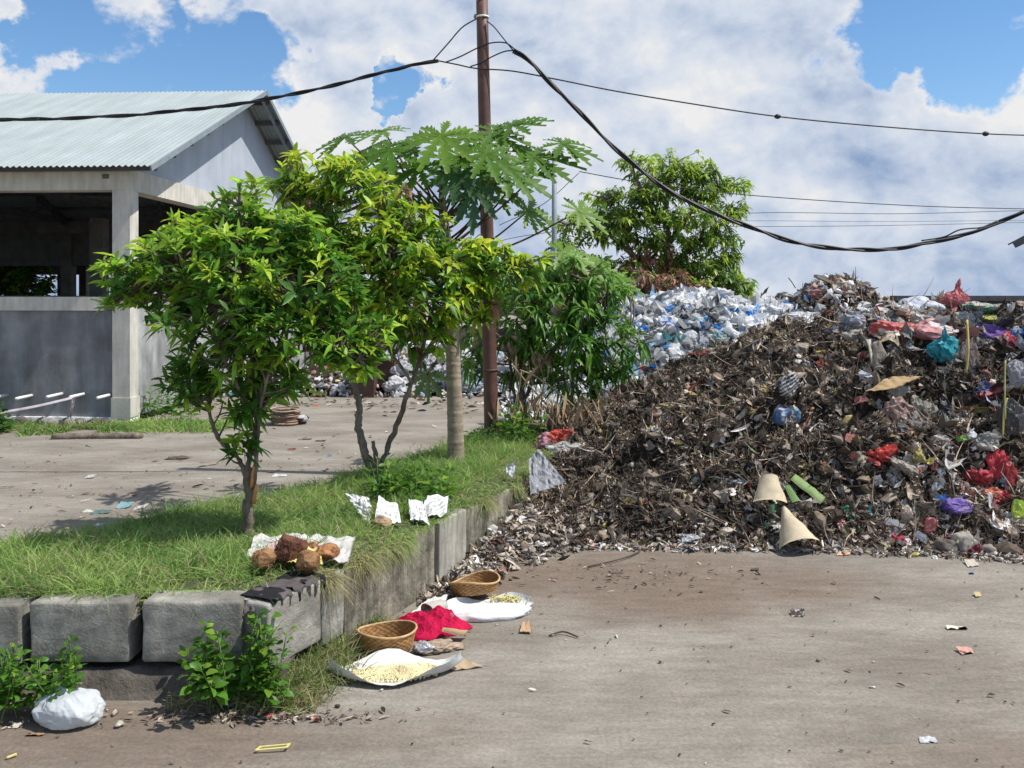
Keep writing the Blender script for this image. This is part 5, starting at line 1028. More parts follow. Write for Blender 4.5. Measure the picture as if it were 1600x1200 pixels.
for i, (x, y, w_, h_, c, lb, kw) in enumerate(heap):
    bag(x, y, w_, h_, c, lb, 400+i, sub=4 if w_ > 26 else 3, **{k: v for k, v in kw.items()})
# striped black and white bag
A = bagmesh(hit(1228, 615)+[0, -.03, .05], (.062, .045, .11), (.03, .03, .04), 470, 5, .5, tilt=.3); V = A.V[0]; C = A.C[0]; st = np.sin((V[:, 0]*.6-V[:, 2])*230+4*fbm(V*20, 2, 2)) > .2; C[st] = (.62, .62, .62)
solo('plastic_bag', A, M_plastic, 'black and white striped bag in the hollow of the brown heap', 'bag')
# clear plastic sheet hanging on the left edge
p = [P(826, 716, 6.05), P(842, 700, 6.1), P(884, 752, 5.85), P(828, 772, 5.75)]
v, f, S = sheet([p[0], p[1], p[2], p[3]], 40, 40, .02, 5, 7)
solo('plastic_sheet', Acc().add(v, f, (.46, .47, .50)), mat('clear_film', attr=True, rough=.35, spec=.4, trans=.5), 'torn clear grey plastic sheet hanging at the end of the grass bank', 'plastic sheet')
v, f, S = sheet([P(790, 728, 5.9), P(806, 720, 5.9), P(802, 744, 5.85), P(792, 742, 5.85)], 14, 14, .02, 6); solo('plastic_scrap', Acc().add(v, f, (.6, .63, .66)), M_plastic, 'small clear plastic scrap in the grass left of the hanging sheet', 'scrap')
# brown card on slope
h0 = hit(1400, 596); v, f, S = sheet([P(1352, 612, h0[1]-.1), P(1390, 588, h0[1]-.02), P(1442, 588, h0[1]-.05), P(1395, 606, h0[1]-.18)], 26, 14, .012, 7, 8, .004)
solo('cardboard_piece', Acc().add(v, f, (.40, .28, .15)), M_card, 'torn brown cardboard lying flat in the middle of the right slope', 'cardboard')
# stakes, plank and loose strings
def stick(pts, rad, col, label, name='stick', m=None, cat='stick', sides=7):
    return solo(name, Acc().add(*tube(smoothpath(pts, 6), rad, sides), col), m or M_card, label, cat)
h0 = hit(1512, 590); stick([P(1510, 582, h0[1]-.12), P(1513, 545, h0[1]-.1), P(1511, 500, h0[1]-.02)], .008, (.50, .42, .15), 'yellow bamboo stake standing in front of the right crest', 'bamboo_stake')
h0 = hit(1570, 680); stick([P(1567, 682, h0[1]-.08), P(1569, 640, h0[1]-.06), P(1574, 622, h0[1]-.05)], .006, (.48, .43, .12), 'short yellow stake at the right edge of the slope', 'bamboo_stake')
stick([P(1571, 655, h0[1]-.07), P(1570, 600, h0[1]-.06), P(1571, 563, h0[1]-.05)], .005, (.5, .48, .2), 'tall thin stake behind the short yellow one', 'bamboo_stake')
h0 = hit(1300, 445); A = Acc().add(*bar(P(1274, 431, h0[1]-.15), P(1308, 446, h0[1]), .05, .03), (.30, .25, .2)); solo('plank', A, M_card, 'grey wooden plank sticking up from the highest peak', 'plank', smooth=False)
h0 = hit(1238, 450); stick([P(1243, 450, h0[1]), P(1238, 442, h0[1]-.02), P(1232, 434, h0[1]-.03)], .006, (.05, .05, .05), 'thin dark twig on the left shoulder of the peak')
h0 = hit(975, 605); stick([P(974, 608, h0[1]-.08), P(976, 592, h0[1]-.1), P(985, 582, h0[1]-.06), P(1008, 572, h0[1])], .007, (.02, .02, .02), 'black hose arching at the lower edge of the white heap', 'hose', cat='hose')
h0 = hit(1265, 494); stick([P(1254, 497, h0[1]-.05), P(1266, 488, h0[1]-.04), P(1284, 485, h0[1])], .007, (.02, .02, .02), 'short black hose on the white sheet below the peak', 'hose', cat='hose')
h0 = hit(1325, 800); stick([P(1316, 795, h0[1]-.04), P(1325, 791, h0[1]-.06), P(1322, 802, h0[1]-.04), P(1333, 812, h0[1]-.04)], .006, (.06, .3, .17), 'knotted green string on the lower slope', 'string', cat='string')
for i, (a_, b_, c_, lb) in enumerate([((1360, 575), (1353, 540), (1340, 520), 'pale bent stalk hanging in the dark hollow'), ((1200, 700), (1160, 690), (1120, 700), 'long pale stalk across the middle of the brown slope'), ((1430, 690), (1448, 660), (1435, 640), 'dark branch stub right of the dusty pink bag'), ((1015, 680), (1003, 655), (1012, 643), 'pale curled tendril on the left slope'), ((1000, 650), (1040, 632), (1090, 640), 'tan stalk lying on the left shoulder')]):
    q = [hit(*p_)+[0, -.05, .015] for p_ in (a_, b_, c_)]; stick(q, [.012, .005, .016, .004, .007][i], [(.4, .36, .28), (.36, .3, .22), (.09, .07, .05), (.45, .4, .3), (.34, .28, .2)][i], lb, 'stalk', cat='stalk')
# folded cream mats with green backs
def curled(c, w, l, rad0, tiltx, rz, seed, arc=2.2, taper=.25, open_=1.0):
    """cone-like bent foam sheet"""
    nu, nv = 30, 16; u = np.linspace(-arc/2, arc/2, nu)[:, None]; v = np.linspace(0, 1, nv)[None]
    R = rad0*(taper+(1-taper)*v)*(1+.06*np.sin(u*3+seed)); x = R*np.sin(u); z = R*np.cos(u)*open_; y = -l*v+0*u; th = .004
    S = np.stack([x, y, z], -1); S += (.014*(fbm(S*14, seed, 2)-.5))[..., None]
    Nn = np.stack([np.sin(u)+0*v, 0*u*v, np.cos(u)+0*v], -1)
    n = nu*nv; g = grid_faces(nu, nv); t = S.reshape(-1, 3); b_ = (S-Nn*th).reshape(-1, 3)
    ed = np.concatenate([np.arange(nv-1), (np.arange(nu-1)*nv)+nv-1, (nu-1)*nv+np.arange(nv-1, 0, -1), np.arange(nu-1, 0, -1)*nv]); e2 = np.roll(ed, -1)
    V = np.vstack([t, b_]); M = np.array(Matrix.Rotation(rz, 3, 'Z')@Matrix.Rotation(tiltx, 3, 'X')); return V@M.T+np.array(c), [g[:, ::-1], g+n, np.stack([ed, e2, e2+n, ed+n], -1)]
cream = (.52, .44, .31)
c = P(1224, 792, 5.78); v, f = curled(c, .2, .30, .155, math.radians(50), math.radians(10), 3, 2.7, .08, 1.1)
solo('foam_mat', Acc().add(v, f, cream), M_card, 'cream foam mat folded like a small tent at the heap foot', 'mat')
h0 = hit(1203, 775); c = P(1203, 745, h0[1]-.02); v, f = curled(c+[0, .02, 0], .2, .20, .125, math.radians(56), math.radians(-14), 8, 2.2, .5, .7)
solo('foam_mat', Acc().add(v, f, cream), M_card, 'curved cream foam mat lying above the tent shaped one', 'mat')
h0 = hit(1255, 755); v, f = curled(P(1236, 748, h0[1]-.02), .1, .24, .07, math.radians(38), math.radians(62), 5, 2.6, .8, .8)
solo('banana_sheath', Acc().add(v, f, (.20, .29, .12)), M_card, 'light green banana stem sheath right of the curved mat', 'plant waste')
v, f = curled(P(1228, 760, h0[1]-.06), .1, .13, .04, math.radians(50), math.radians(25), 6, 2., .8, .8)
solo('banana_sheath', Acc().add(v, f, (.14, .23, .09)), M_card, 'short green sheath piece behind the curved mat', 'plant waste')
h0 = hit(1203, 793); v, f = curled(P(1206, 788, h0[1]+.01), .1, .12, .045, math.radians(70), math.radians(-5), 7, 2., .8, .8)
solo('banana_sheath', Acc().add(v, f, (.12, .26, .14)), M_card, 'dark green sheath between the two cream mats', 'plant waste')

# ---------------- sacks and baskets on the ground
def opensack(ctr, ux, uy, Lx, Ly, seed, edge=.03, col=(.78, .78, .76), pts=None, amp=.008, curl=1.0, ends=1.2):
    """sack laid open, rims curling up; outline lens-shaped"""
    nu, nv = 90, 40; u = np.linspace(-1, 1, nu)[:, None]; v = np.linspace(-1, 1, nv)[None]
    hw = Ly*(1-.85*np.abs(u)**2.6)*(1+.10*np.sin(u*5+seed)); x = Lx*u*(1+.03*np.sin(v*4+seed)); y = hw*v
    z = edge*curl*(np.abs(v)**3*(.7+.5*np.sin(u*4+seed)*np.sign(v))+np.abs(u)**6*ends)+.004
    S = np.stack([x+0*v, y, z+0*u], -1); S[..., 2] += amp*(crump(S.reshape(-1, 3)*12, seed, 8, 2, 12).reshape(nu, nv)-.3)*(.3+np.abs(v)+.3*np.abs(u))
    W3 = np.array([ctr[0], ctr[1], 0])+S[..., :1]*np.array([ux[0], ux[1], 0])+S[..., 1:2]*np.array([uy[0], uy[1], 0])+S[..., 2:3]*[0, 0, 1.]; W3[..., 2] += ctr[2]
    n = nu*nv; g = grid_faces(nu, nv); t = W3.reshape(-1, 3); return Acc().add(np.vstack([t, t-[0, 0, .002]]), [g, g[:, ::-1]+n], col), W3
def frame(a_, b_, z=0):
    A_ = G(*a_, z)[:2]; B_ = G(*b_, z)[:2]; c = (A_+B_)/2; ux = nrm(B_-A_); return c, ux, np.array([-ux[1], ux[0]]), np.linalg.norm(B_-A_)/2
c, ux, uy, hl = frame((512, 1062), (722, 1048))
A, _ = opensack((c[0], c[1], .003), ux, uy, hl, .125, 2, .042); solo('woven_sack', A, M_woven, 'white woven sack spread open under the pale rice, nearest the camera', 'sack')
r = np.random.default_rng(8); A = Acc(); iv, fi = ico(1)
for i in range(3200):
    a_ = r.normal(size=2)*[.30, .36]; 
    if (a_[0]/.72)**2+(a_[1]/.75)**2 > 1: continue
    p = c+ux*hl*a_[0]+uy*.125*a_[1]; h = .022*math.exp(-(a_[0]/.33)**2-(a_[1]/.35)**2)*(.7+.6*vnoise(np.array([[p[0]*30, p[1]*30, 0]]))[0])
    A.add((iv*[.0055, .004, .0035]*r.uniform(.6, 1.5))@rotm(r).T+[p[0], p[1], .012+h*r.uniform(.7, 1)], fi, np.array([.68, .60, .36])*r.uniform(.8, 1.15))
tag(put('rice_scraps', A, M_card), 'pale yellow rice drying on the open white sack', 'rice', kind='stuff')
# second sack, right
c2, ux2, uy2, hl2 = frame((700, 958), (830, 948))
A, _ = opensack((c2[0], c2[1], .003), ux2, uy2, hl2*1.02, .12, 5, .035, curl=1.0, ends=.1); solo('woven_sack', A, M_woven, 'white woven sack with a yellow stain under the farther basket', 'sack')
A = bagmesh(G(762, 967)+[0, .05, .012], (.17, .07, .038), (.80, .80, .79), 77, 5, .12, rz=.12, f1=8); solo('sack_flap', A, M_woven, 'smooth white fold of sack in front of the farther basket', 'sack')
r = np.random.default_rng(12); m = 150; q = G(800, 950)+[-.03, .06, .028]; q = q+np.column_stack([r.normal(size=m)*.045, r.normal(size=m)*.022, r.uniform(0, .012, m)])
V, Fq, C = leaves(q, np.column_stack([r.normal(size=m)*.5, -1+r.normal(size=m)*.5, r.normal(size=m)*.1]), r.uniform(.02, .045, m), .006, .1, np.array([.55, .50, .20])*r.uniform(.7, 1.2, (m, 1)), r=r)
solo('yellow_husks', Acc().add(V, Fq, C), M_card, 'yellow husk patch at the far end of the second sack', 'husks')
# baskets
def basket(c, R, h, tilt, rz, label, seed, bx=1.0, sag=0.):
    root = thing('bamboo_basket', label, 'basket', (0, 0, 0)); M = np.array(Matrix.Rotation(rz, 3, 'Z')@Matrix.Rotation(tilt, 3, 'X'))
    def tf(V): return V@M.T+np.array(c)
    A = Acc(); nseg = 44; rows = 9
    for side in (0, 1):
        pass
    th = np.linspace(0, 2*np.pi, nseg*2, endpoint=False)
    # woven wall: shell displaced over-under with two tones
    nz = 26; t = np.linspace(0, 1, nz); T, TH = np.meshgrid(t, th, indexing='ij'); row_ = np.floor(T*rows); ov = np.sin(TH*nseg/2+np.pi*row_); Rr = R*(.80+.2*T**.7)+.0022*ov
    sagz = sag*np.sin(TH*2+1)*T
    V = np.stack([Rr*np.cos(TH)*bx, Rr*np.sin(TH), h*T+sagz], -1); n = V.shape[0]*V.shape[1]; V = V.reshape(-1, 3); q = 2*nseg
    i = np.arange(nz-1)[:, None]*q+np.arange(q)[None]; k = np.arange(nz-1)[:, None]*q+(np.arange(q)[None]+1) % q; Fq = np.stack([i, k, k+q, i+q], -1).reshape(-1, 4)
    C = np.array([.36, .195, .075])*(.70+.42*(ov.reshape(-1, 1) > 0))*(.85+.3*fbm(V*30, seed, 2)[:, None])
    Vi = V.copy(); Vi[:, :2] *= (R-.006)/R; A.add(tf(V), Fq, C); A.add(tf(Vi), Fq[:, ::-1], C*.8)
    # bottom
    rr = np.linspace(0, R*.8, 8); RR, TT = np.meshgrid(rr, th, indexing='ij'); Vb = np.stack([RR*np.cos(TT)*bx, RR*np.sin(TT), .003+0*RR+.0015*np.sin(RR*300)], -1).reshape(-1, 3)
    i = np.arange(7)[:, None]*q+np.arange(q)[None]; k = np.arange(7)[:, None]*q+(np.arange(q)[None]+1) % q; A.add(tf(Vb), np.stack([i, k, k+q, i+q], -1).reshape(-1, 4), (.36, .23, .11))
    V0 = np.concatenate(A.V); root.location = (float(c[0]), float(c[1]), float(V0[:, 2].min())); put('basket_body', A, M_bamboo, root)
    rim = np.stack([(R+.002)*np.cos(th)*bx, (R+.002)*np.sin(th), h+sag*np.sin(th*2+1)], -1); rim = np.vstack([rim, rim[:2]])
    put('rim', Acc().add(*tube(tf(rim), .0055, 7, cap=False), (.47, .31, .15)), M_bamboo, root); return root
g = G(600, 1034); basket((g[0], g[1]+.115, .008), .128, .088, math.radians(-5), .3, 'round bamboo basket nearest the camera beside the open rice sack', 1, sag=.006)
g = G(742, 945); basket((g[0], g[1]+.09, .040), .130, .06, math.radians(-9), .8, 'farther bamboo basket resting on the second white sack', 2, sag=.014)
# broken tray with foil, red net, cone
g = G(672, 1026); A = bagmesh((g[0]+.03, g[1]+.06, .02), (.085, .045, .026), (.33, .25, .18), 55, 4, .7, rz=.3); solo('broken_basket', A, M_bamboo, 'crushed small basket scraps between the near basket and the red net', 'basket')
A = bagmesh((g[0]-.03, g[1]+.035, .028), (.035, .03, .024), (.55, .56, .58), 56, 4, .6); solo('foil_scrap', A, mat('foil', attr=True, rough=.25, metal=.5, bump=.4, bscale=60), 'silver foil scrap beside the near bamboo basket', 'foil')
v, f = curled(G(690, 1008)+[0, .08, .03], .1, .12, .04, math.radians(10), 1.3, 3, 2.2, .5); solo('husk_strip', Acc().add(v, f, (.42, .30, .17)), M_card, 'curled tan palm husk under the edge of the red net', 'husk')
g = G(664, 1003); nn_ = 130; u = np.linspace(-1, 1, nn_); X, Y = np.meshgrid(u, u, indexing='ij'); R_ = np.hypot(X, Y); env = np.clip(1-R_**2.5, 0, 1)
p3 = np.stack([X*1.3, Y*1.3, X*0], -1).reshape(-1, 3); Z = env**.7*(.02+.055*ridge(p3*2.0, 5).reshape(X.shape)+.012*ridge(p3*8, 6).reshape(X.shape)+.035*np.exp(-((X-.25)**2+(Y-.1)**2)*5))
rad_ = 1+.12*np.sin(np.arctan2(Y, X)*3+1)+.06*np.sin(np.arctan2(Y, X)*7)
V = np.stack([g[0]+X*.185*rad_, g[1]+.15+Y*.13*rad_, Z-.002], -1); msk = grid_faces(nn_, nn_); V = V.reshape(-1, 3); keep = (R_.ravel()[msk] < 1.0).all(1)
C = np.tile((.42, .008, .05), (len(V), 1))*(.75+.5*fbm(V*60, 3, 2)[:, None]); hi = crump(p3*1.6, 5, 9, 2, 11) > .66; C[hi] = C[hi]*.7+np.array([.62, .28, .32])*.3
solo('net_bag', Acc().add(V, msk[keep], C), M_cloth, 'crumpled crimson net bag between the two baskets', 'net bag')
g = G(690, 966); v, f = curled((g[0], g[1]+.10, .03), .1, .12, .045, 0, math.radians(-35), 4, 5.2, .7); solo('paper_cone', Acc().add(v, f, (.42, .40, .36)), M_card, 'grey rolled paper open end beside the second white sack', 'paper')
v, f, S = sheet([G(640, 965)+[0, 0, .01], G(690, 962)+[0, 0, .02], G(700, 945)+[0, 0, .05], G(672, 945)+[0, 0, .03]], 20, 16, .012, 12); solo('paper_sheet', Acc().add(v, f, (.70, .70, .66)), M_card, 'white paper behind the crimson net bag at the wall foot', 'paper')
v, f, S = sheet([G(575, 998)+[0, 0, .01], G(612, 1000)+[0, 0, .02], G(615, 988)+[0, 0, .02], G(580, 986)+[0, 0, .03]], 16, 12, .01, 13); solo('paper_sheet', Acc().add(v, f, (.62, .64, .64)), M_card, 'pale scrap of paper behind the near basket', 'paper')
v, f, S = sheet([G(706, 1050)+[0, 0, .005], G(757, 1043)+[0, 0, .006], G(722, 1036)+[0, 0, .02], G(700, 1040)+[0, 0, .015]], 14, 12, .006, 14); solo('cardboard_piece', Acc().add(v, f, (.40, .31, .21)), M_card, 'small brown card at the tip of the rice sack', 'cardboard')
v, f, S = sheet([G(812, 990)+[0, 0, .006], G(831, 991)+[0, 0, .006], G(828, 977)+[0, 0, .02], G(817, 977)+[0, 0, .015]], 10, 10, .008, 15); solo('dry_leaf', Acc().add(v, f, (.45, .30, .18)), M_card, 'curled brown leaf alone on the dirt right of the net bag', 'leaf')

# ---------------- things on the bank
def onbank(px, py): return G(px, py, .37)
v, f, S = sheet([onbank(385, 876), onbank(545, 886), onbank(556, 853)+[0, 0, .03], onbank(400, 848)+[0, 0, .02]], 60, 40, .035, 21, 14)
solo('woven_sack', Acc().add(v+[0, 0, .0], f, (.66, .65, .62)), M_woven, 'white woven sack in the grass under the coconuts', 'sack')
v, f, S = sheet([onbank(448, 892)+[0, 0, .03], onbank(505, 896)+[0, 0, .03], onbank(500, 875)+[0, 0, .05], onbank(440, 874)+[0, 0, .05]], 24, 18, .02, 22); solo('cloth_piece', Acc().add(v, f, (.72, .62, .22)), M_cloth, 'yellow cloth scrap in front of the coconuts', 'cloth')
v, f, S = sheet([onbank(418, 884)+[0, 0, .03], onbank(452, 892)+[0, 0, .03], onbank(448, 872)+[0, 0, .06], onbank(420, 868)+[0, 0, .05]], 24, 18, .025, 23); solo('cloth_piece', Acc().add(v, f, (.52, .38, .36)), M_cloth, 'pinkish brown cloth scrap left of the yellow one', 'cloth')
for i, (x, y, w_, h_, c, lb, am, dz) in enumerate([(455, 858, 50, 40, (.15, .07, .045), 'largest coconut, dark brown husk standing at the back of the sack', .28, .0), (412, 872, 38, 28, (.33, .18, .09), 'orange brown half coconut at the left of the sack', .12, -.02), (482, 877, 40, 30, (.29, .16, .08), 'round hairy coconut at the front of the sack', .12, -.08), (511, 862, 36, 20, (.38, .19, .09), 'flat orange brown coconut shell at the right of the sack', .10, .05), (487, 854, 22, 10, (.40, .20, .10), 'small piece of coconut shell behind the round one', .3, .12)]):
    D_ = 1.2*F/(y+h_*.5-HZ)+.0; c3 = P(x, y, D_+.02); s = D_/F
    A = bagmesh(c3, (w_*s*.40, w_*s*.38, h_*s*.47), c, 500+i, 5, am*(.9 if i in (0, 4) else .45), tilt=(-.25 if i == 0 else 0), f1=30 if i else 8, flatbot=.8)
    r_ = np.random.default_rng(i); m = 420; dv = nrm(r_.normal(size=(m, 3))); V, Fq, C = leaves(c3+dv*np.array([w_*s*.39, w_*s*.37, h_*s*.46]), nrm(np.cross(dv, r_.normal(size=(m, 3)))+dv*.35), r_.uniform(.01, .03, m), .0022, .2, np.array(c)*r_.uniform(.6, 1.7, (m, 1)), r=r_); A.add(V, Fq, C)
    solo('coconut', A, M_coir, lb, 'coconut', 'coconuts on the sack in the grass')
# printed papers
def prpaper(c4, lb, seed, marks=()):
    c4 = [np.array(q_)-[0, 0, .0] if k_ < 2 else np.array(q_)+[0, 0, .012] for k_, q_ in enumerate(c4)]
    v, f, S = sheet(c4, 60, 44, .03, seed, 5); C = np.tile((.74, .74, .72), (len(v), 1)).astype(float); uu, vv = np.meshgrid(np.linspace(0, 1, 60), np.linspace(0, 1, 44), indexing='ij')
    for (u0, u1, v0, v1, g_) in marks:
        k = ((uu > u0) & (uu < u1) & (vv > v0) & (vv < v1)).ravel(); C[:60*44][k] = g_
    return solo('newspaper_sheet', Acc().add(v, f, C), M_card, lb, 'paper', 'newspaper sheets on the grass bank')
e_ = .05
prpaper([onbank(572, 816), onbank(582, 820), onbank(580, 800)+[0, 0, .06], onbank(543, 795)+[0, 0, .07]], 'newspaper sheet with two dark pictures standing at the left of the papers', 31, ((.35, .9, .25, .45, .25), (.3, .8, .55, .72, .3)))
prpaper([onbank(586, 818), onbank(628, 822), onbank(622, 805)+[0, 0, .04], onbank(593, 802)+[0, 0, .07]], 'crumpled blank newspaper sheet in the middle of the papers', 32, ((.1, .9, .3, .34, .5),))
prpaper([onbank(642, 815), onbank(672, 820), onbank(660, 800)+[0, 0, .05], onbank(640, 802)+[0, 0, .05]], 'small folded newspaper sheet right of the middle one', 33, ((.1, .9, .5, .55, .5),))
prpaper([onbank(650, 818), onbank(698, 808)+[0, 0, .02], onbank(701, 795)+[0, 0, .06], onbank(668, 798)+[0, 0, .06]], 'long newspaper sheet with lines of print at the right of the papers', 34, tuple((.1, .9, .1+.12*k, .14+.12*k, .42) for k in range(7)))
c3 = onbank(597, 822)+[0, 0, .02]; solo('coconut_shell', bagmesh(c3, (.04, .035, .028), (.38, .27, .17), 520, 4, .2), M_coir, 'small brown shell in front of the newspaper sheets', 'coconut shell')
# ragged black cloth over the corner block
nu, nv = 90, 46; u = np.linspace(0, 1, nu); v = np.linspace(0, 1, nv); U, Vv = np.meshgrid(u, v, indexing='ij')
along = WL(0)[None, None]+DR*(-.02+.36*U)[..., None]; side = np.array([DR[1], -DR[0]]); off = -.15+.20*Vv
hang = np.clip(off-.0, 0, None); hlen = .35+.65*vnoise(np.stack([U*14, U*0, U*0], -1), 3)
XY = along+side*np.minimum(off, .012+.004*np.sin(U*40))[..., None]; Zc = .378-hang*1.6*hlen+.010*crump(np.stack([U*2, Vv*1.5, U*0], -1).reshape(-1, 3)*2, 8, 8, 2, 12).reshape(U.shape)
Vx = np.concatenate([XY, Zc[..., None]], -1).reshape(-1, 3); g = grid_faces(nu, nv); rag = fbm(np.stack([U*10, Vv*3, U*0], -1), 12, 3).ravel(); kp = (rag[g] > .33+.16*(Vv.ravel()[g] > .85)).all(1)
C = np.where((fbm(np.stack([U*4, Vv*2, U*0], -1), 15, 2).ravel() > .5)[:, None], (.018, .017, .02), (.10, .085, .085))
A = Acc().add(np.vstack([Vx, Vx-[0, 0, .003]]), [g[kp], g[kp][:, ::-1]+nu*nv], np.vstack([C, C])); solo('ragged_cloth', A, M_cloth, 'torn black and grey cloth draped over the corner block', 'cloth')
# front hang on the short face
nu, nv = 40, 24; u = np.linspace(0, 1, nu); v = np.linspace(0, 1, nv); U, Vv = np.meshgrid(u, v, indexing='ij')
hlen = .3+.7*vnoise(np.stack([U*9, U*0, U*0], -1), 8); pX = WL(-.03)[0]-.19+.16*U; pY = 3.575+.03*(1-Vv)-.0; Zc = .372-.075*Vv*hlen
Vx = np.stack([pX+.004*np.sin(Vv*9), pY+.006*np.sin(U*30), Zc], -1).reshape(-1, 3); g = grid_faces(nu, nv); solo('ragged_cloth', Acc().add(np.vstack([Vx, Vx+[0, .003, 0]]), [g, g[:, ::-1]+nu*nv], (.13, .105, .10)), M_cloth, 'brownish cloth strip hanging down the front of the corner block', 'cloth')

# ---------------- single pieces on the dirt
def scrap(px, py, w_, h_, col, label, seed, name='paper_scrap', cat='paper', am=.6, m=None, col2=None, z=0.):
    g = G(px, py+h_*.4, z); s = g[1]/F
    if m is not M_stone:
        rr_ = np.random.default_rng(seed); ww = w_*s; dd = max(h_*s*1.6, ww*.35); hh = h_*s*.6; base_ = g+[0, dd*.5, -.001]
        c4 = [base_+[-ww/2, -dd/2+rr_.normal()*dd*.1, 0], base_+[ww/2*rr_.uniform(.6, 1), -dd/2*rr_.uniform(.4, 1), hh*rr_.uniform(0, .3)], base_+[ww/2, dd/2, hh*rr_.uniform(.4, 1)], base_+[-ww/2*rr_.uniform(.3, 1), dd/2, hh*rr_.uniform(.2, .9)]]
        v, f, S = sheet(c4, 16, 14, ww*.10*am+.002, seed, 7); v[:, 2] = np.maximum(v[:, 2], .003); C = np.tile(col, (len(v), 1)).astype(float)
        if col2 is not None: C[ridge(v*45, seed) > .62] = col2
        return solo(name, Acc().add(v, f, C), m or M_card, label, cat)
    return solo(name, smooth=False, acc=bagmesh((g[0], g[1]+.01, z+h_*s*.35+.004), (w_*s*.5, w_*s*.35, h_*s*.45), col, seed, 3, am, rz=seed, col2=col2), mat=m or M_card, label=label, cat=cat)
scrap(1250, 960, 26, 12, (.50, .45, .38), 'crumpled cream and black paper alone in the middle of the yard', 601, col2=(.06, .05, .05))
scrap(1497, 982, 34, 5, (.62, .60, .48), 'flat pale strip on the dirt at the right', 602, 'plastic_strip', 'strip', .2)
scrap(1515, 1018, 26, 12, (.12, .10, .08), 'dark crumpled scrap on the dirt near the right edge', 603, col2=(.55, .3, .25))
scrap(1531, 930, 14, 8, (.50, .40, .22), 'small yellowish scrap below the heap foot at right', 604)
scrap(1519, 896, 9, 4, (.02, .05, .35), 'tiny blue bottle cap on the dirt at right', 605, 'bottle_cap', 'cap', .1)
scrap(1525, 880, 24, 18, (.48, .44, .37), 'pale lump of plaster at the heap foot right of the red packet', 606, 'plaster_lump', 'lump', .35)
scrap(1452, 1158, 32, 9, (.62, .64, .66), 'crumpled white wrapper at the bottom right of the yard', 607, 'wrapper', 'wrapper', .7, M_plastic)
scrap(1364, 1075, 11, 3, (.62, .60, .55), 'tiny white stick fragment in the middle of the yard', 608)
scrap(20, 1136, 22, 8, (.55, .50, .44), 'small pale shell left of the white bag', 609, 'shell_scrap', 'scrap')
scrap(52, 1150, 30, 5, (.33, .2, .12), 'brown dry leaf in front of the white bag', 610, 'dry_leaf', 'leaf', .3)
scrap(185, 1134, 14, 8, (.42, .38, .33), 'small grey pebble right of the white bag', 611, 'pebble', 'stone', .2, M_stone)
scrap(1180, 890, 16, 5, (.10, .08, .06), 'dark twig bit just below the heap foot', 612, 'bark_piece', 'bark', .5)
scrap(960, 893, 12, 8, (.14, .12, .10), 'small dark clod on the damp dirt', 613, 'dirt_clod', 'clod', .5)
scrap(1320, 866, 26, 6, (.66, .36, .22), 'orange pink wrapper along the heap foot', 614, 'wrapper', 'wrapper', .5)
scrap(358, 1103, 14, 8, (.18, .42, .62), 'light blue scrap in the litter by the kerb', 615, 'plastic_scrap', 'scrap', .5)
scrap(447, 1112, 12, 6, (.65, .05, .04), 'small red scrap in the litter by the kerb', 616, 'plastic_scrap', 'scrap', .5)
g = G(424, 1176); A = Acc()
for dy, x0, x1 in ((.0, -.055, .05), (.022, -.05, .055)): A.add(*bar((g[0]+x0, g[1]+dy, .008), (g[0]+x1, g[1]+dy+.012, .012), .007, .004), (.62, .56, .22))
A.add(*bar((g[0]+.05, g[1]+.01, .012), (g[0]+.056, g[1]+.036, .014), .007, .004), (.6, .52, .2)); A.add(*bar((g[0]-.055, g[1], .008), (g[0]-.04, g[1]+.02, .012), .007, .004), (.6, .52, .2))
solo('straw_strip', A, M_card, 'bent yellow straw strip on the dirt at the bottom of the photo', 'straw', smooth=False)
q = [G(918, 888)+[0, 0, .008], G(975, 875)+[0, 0, .012], G(1000, 864)+[0, 0, .01]]; stick(q, .004, (.07, .05, .04), 'thin dark twig below the left heap foot', 'twig')
q = [G(858, 995)+[0, 0, .006], G(880, 991)+[0, 0, .012], G(903, 997)+[0, 0, .006]]; stick(q, .004, (.08, .06, .05), 'dark twig on the dirt right of the net bag', 'twig')
q = [G(10, 1187)+[0, 0, .006], G(26, 1182)+[0, 0, .008]]; stick(q, .005, (.55, .48, .2), 'short yellow straw at the bottom left edge', 'straw_strip')
# left road litter
for i, (x, y, w_, h_, c, lb) in enumerate([(138, 745, 16, 8, (.6, .6, .6), 'white scrap in the middle of the left road'), (276, 716, 40, 6, (.14, .11, .08), 'dark twig heap on the left road'), (437, 743, 24, 6, (.66, .66, .64), 'white flat scrap on the road right of the front mango'), (135, 799, 18, 6, (.66, .65, .6), 'pale scrap at the left end of the litter by the grass'), (155, 801, 30, 8, (.12, .22, .2), 'dark green wrapper in the litter by the grass'), (190, 790, 22, 14, (.25, .45, .48), 'teal and white wrapper standing in the litter by the grass'), (217, 792, 18, 12, (.66, .6, .62), 'pinkish white scrap at the right end of the litter by the grass'), (152, 820, 14, 5, (.7, .7, .7), 'small white scrap in front of the litter by the grass'), (100, 825, 14, 6, (.6, .42, .25), 'orange leaf on the road near the grass'), (478, 685, 18, 5, (.2, .17, .13), 'curled dark leaf on the road beyond the stump'), (500, 688, 18, 4, (.1, .08, .07), 'flat black scrap on the road beyond the stump')]):
    scrap(x, y, w_, h_, c, lb, 630+i, 'litter_piece', 'litter', .6, M_plastic)
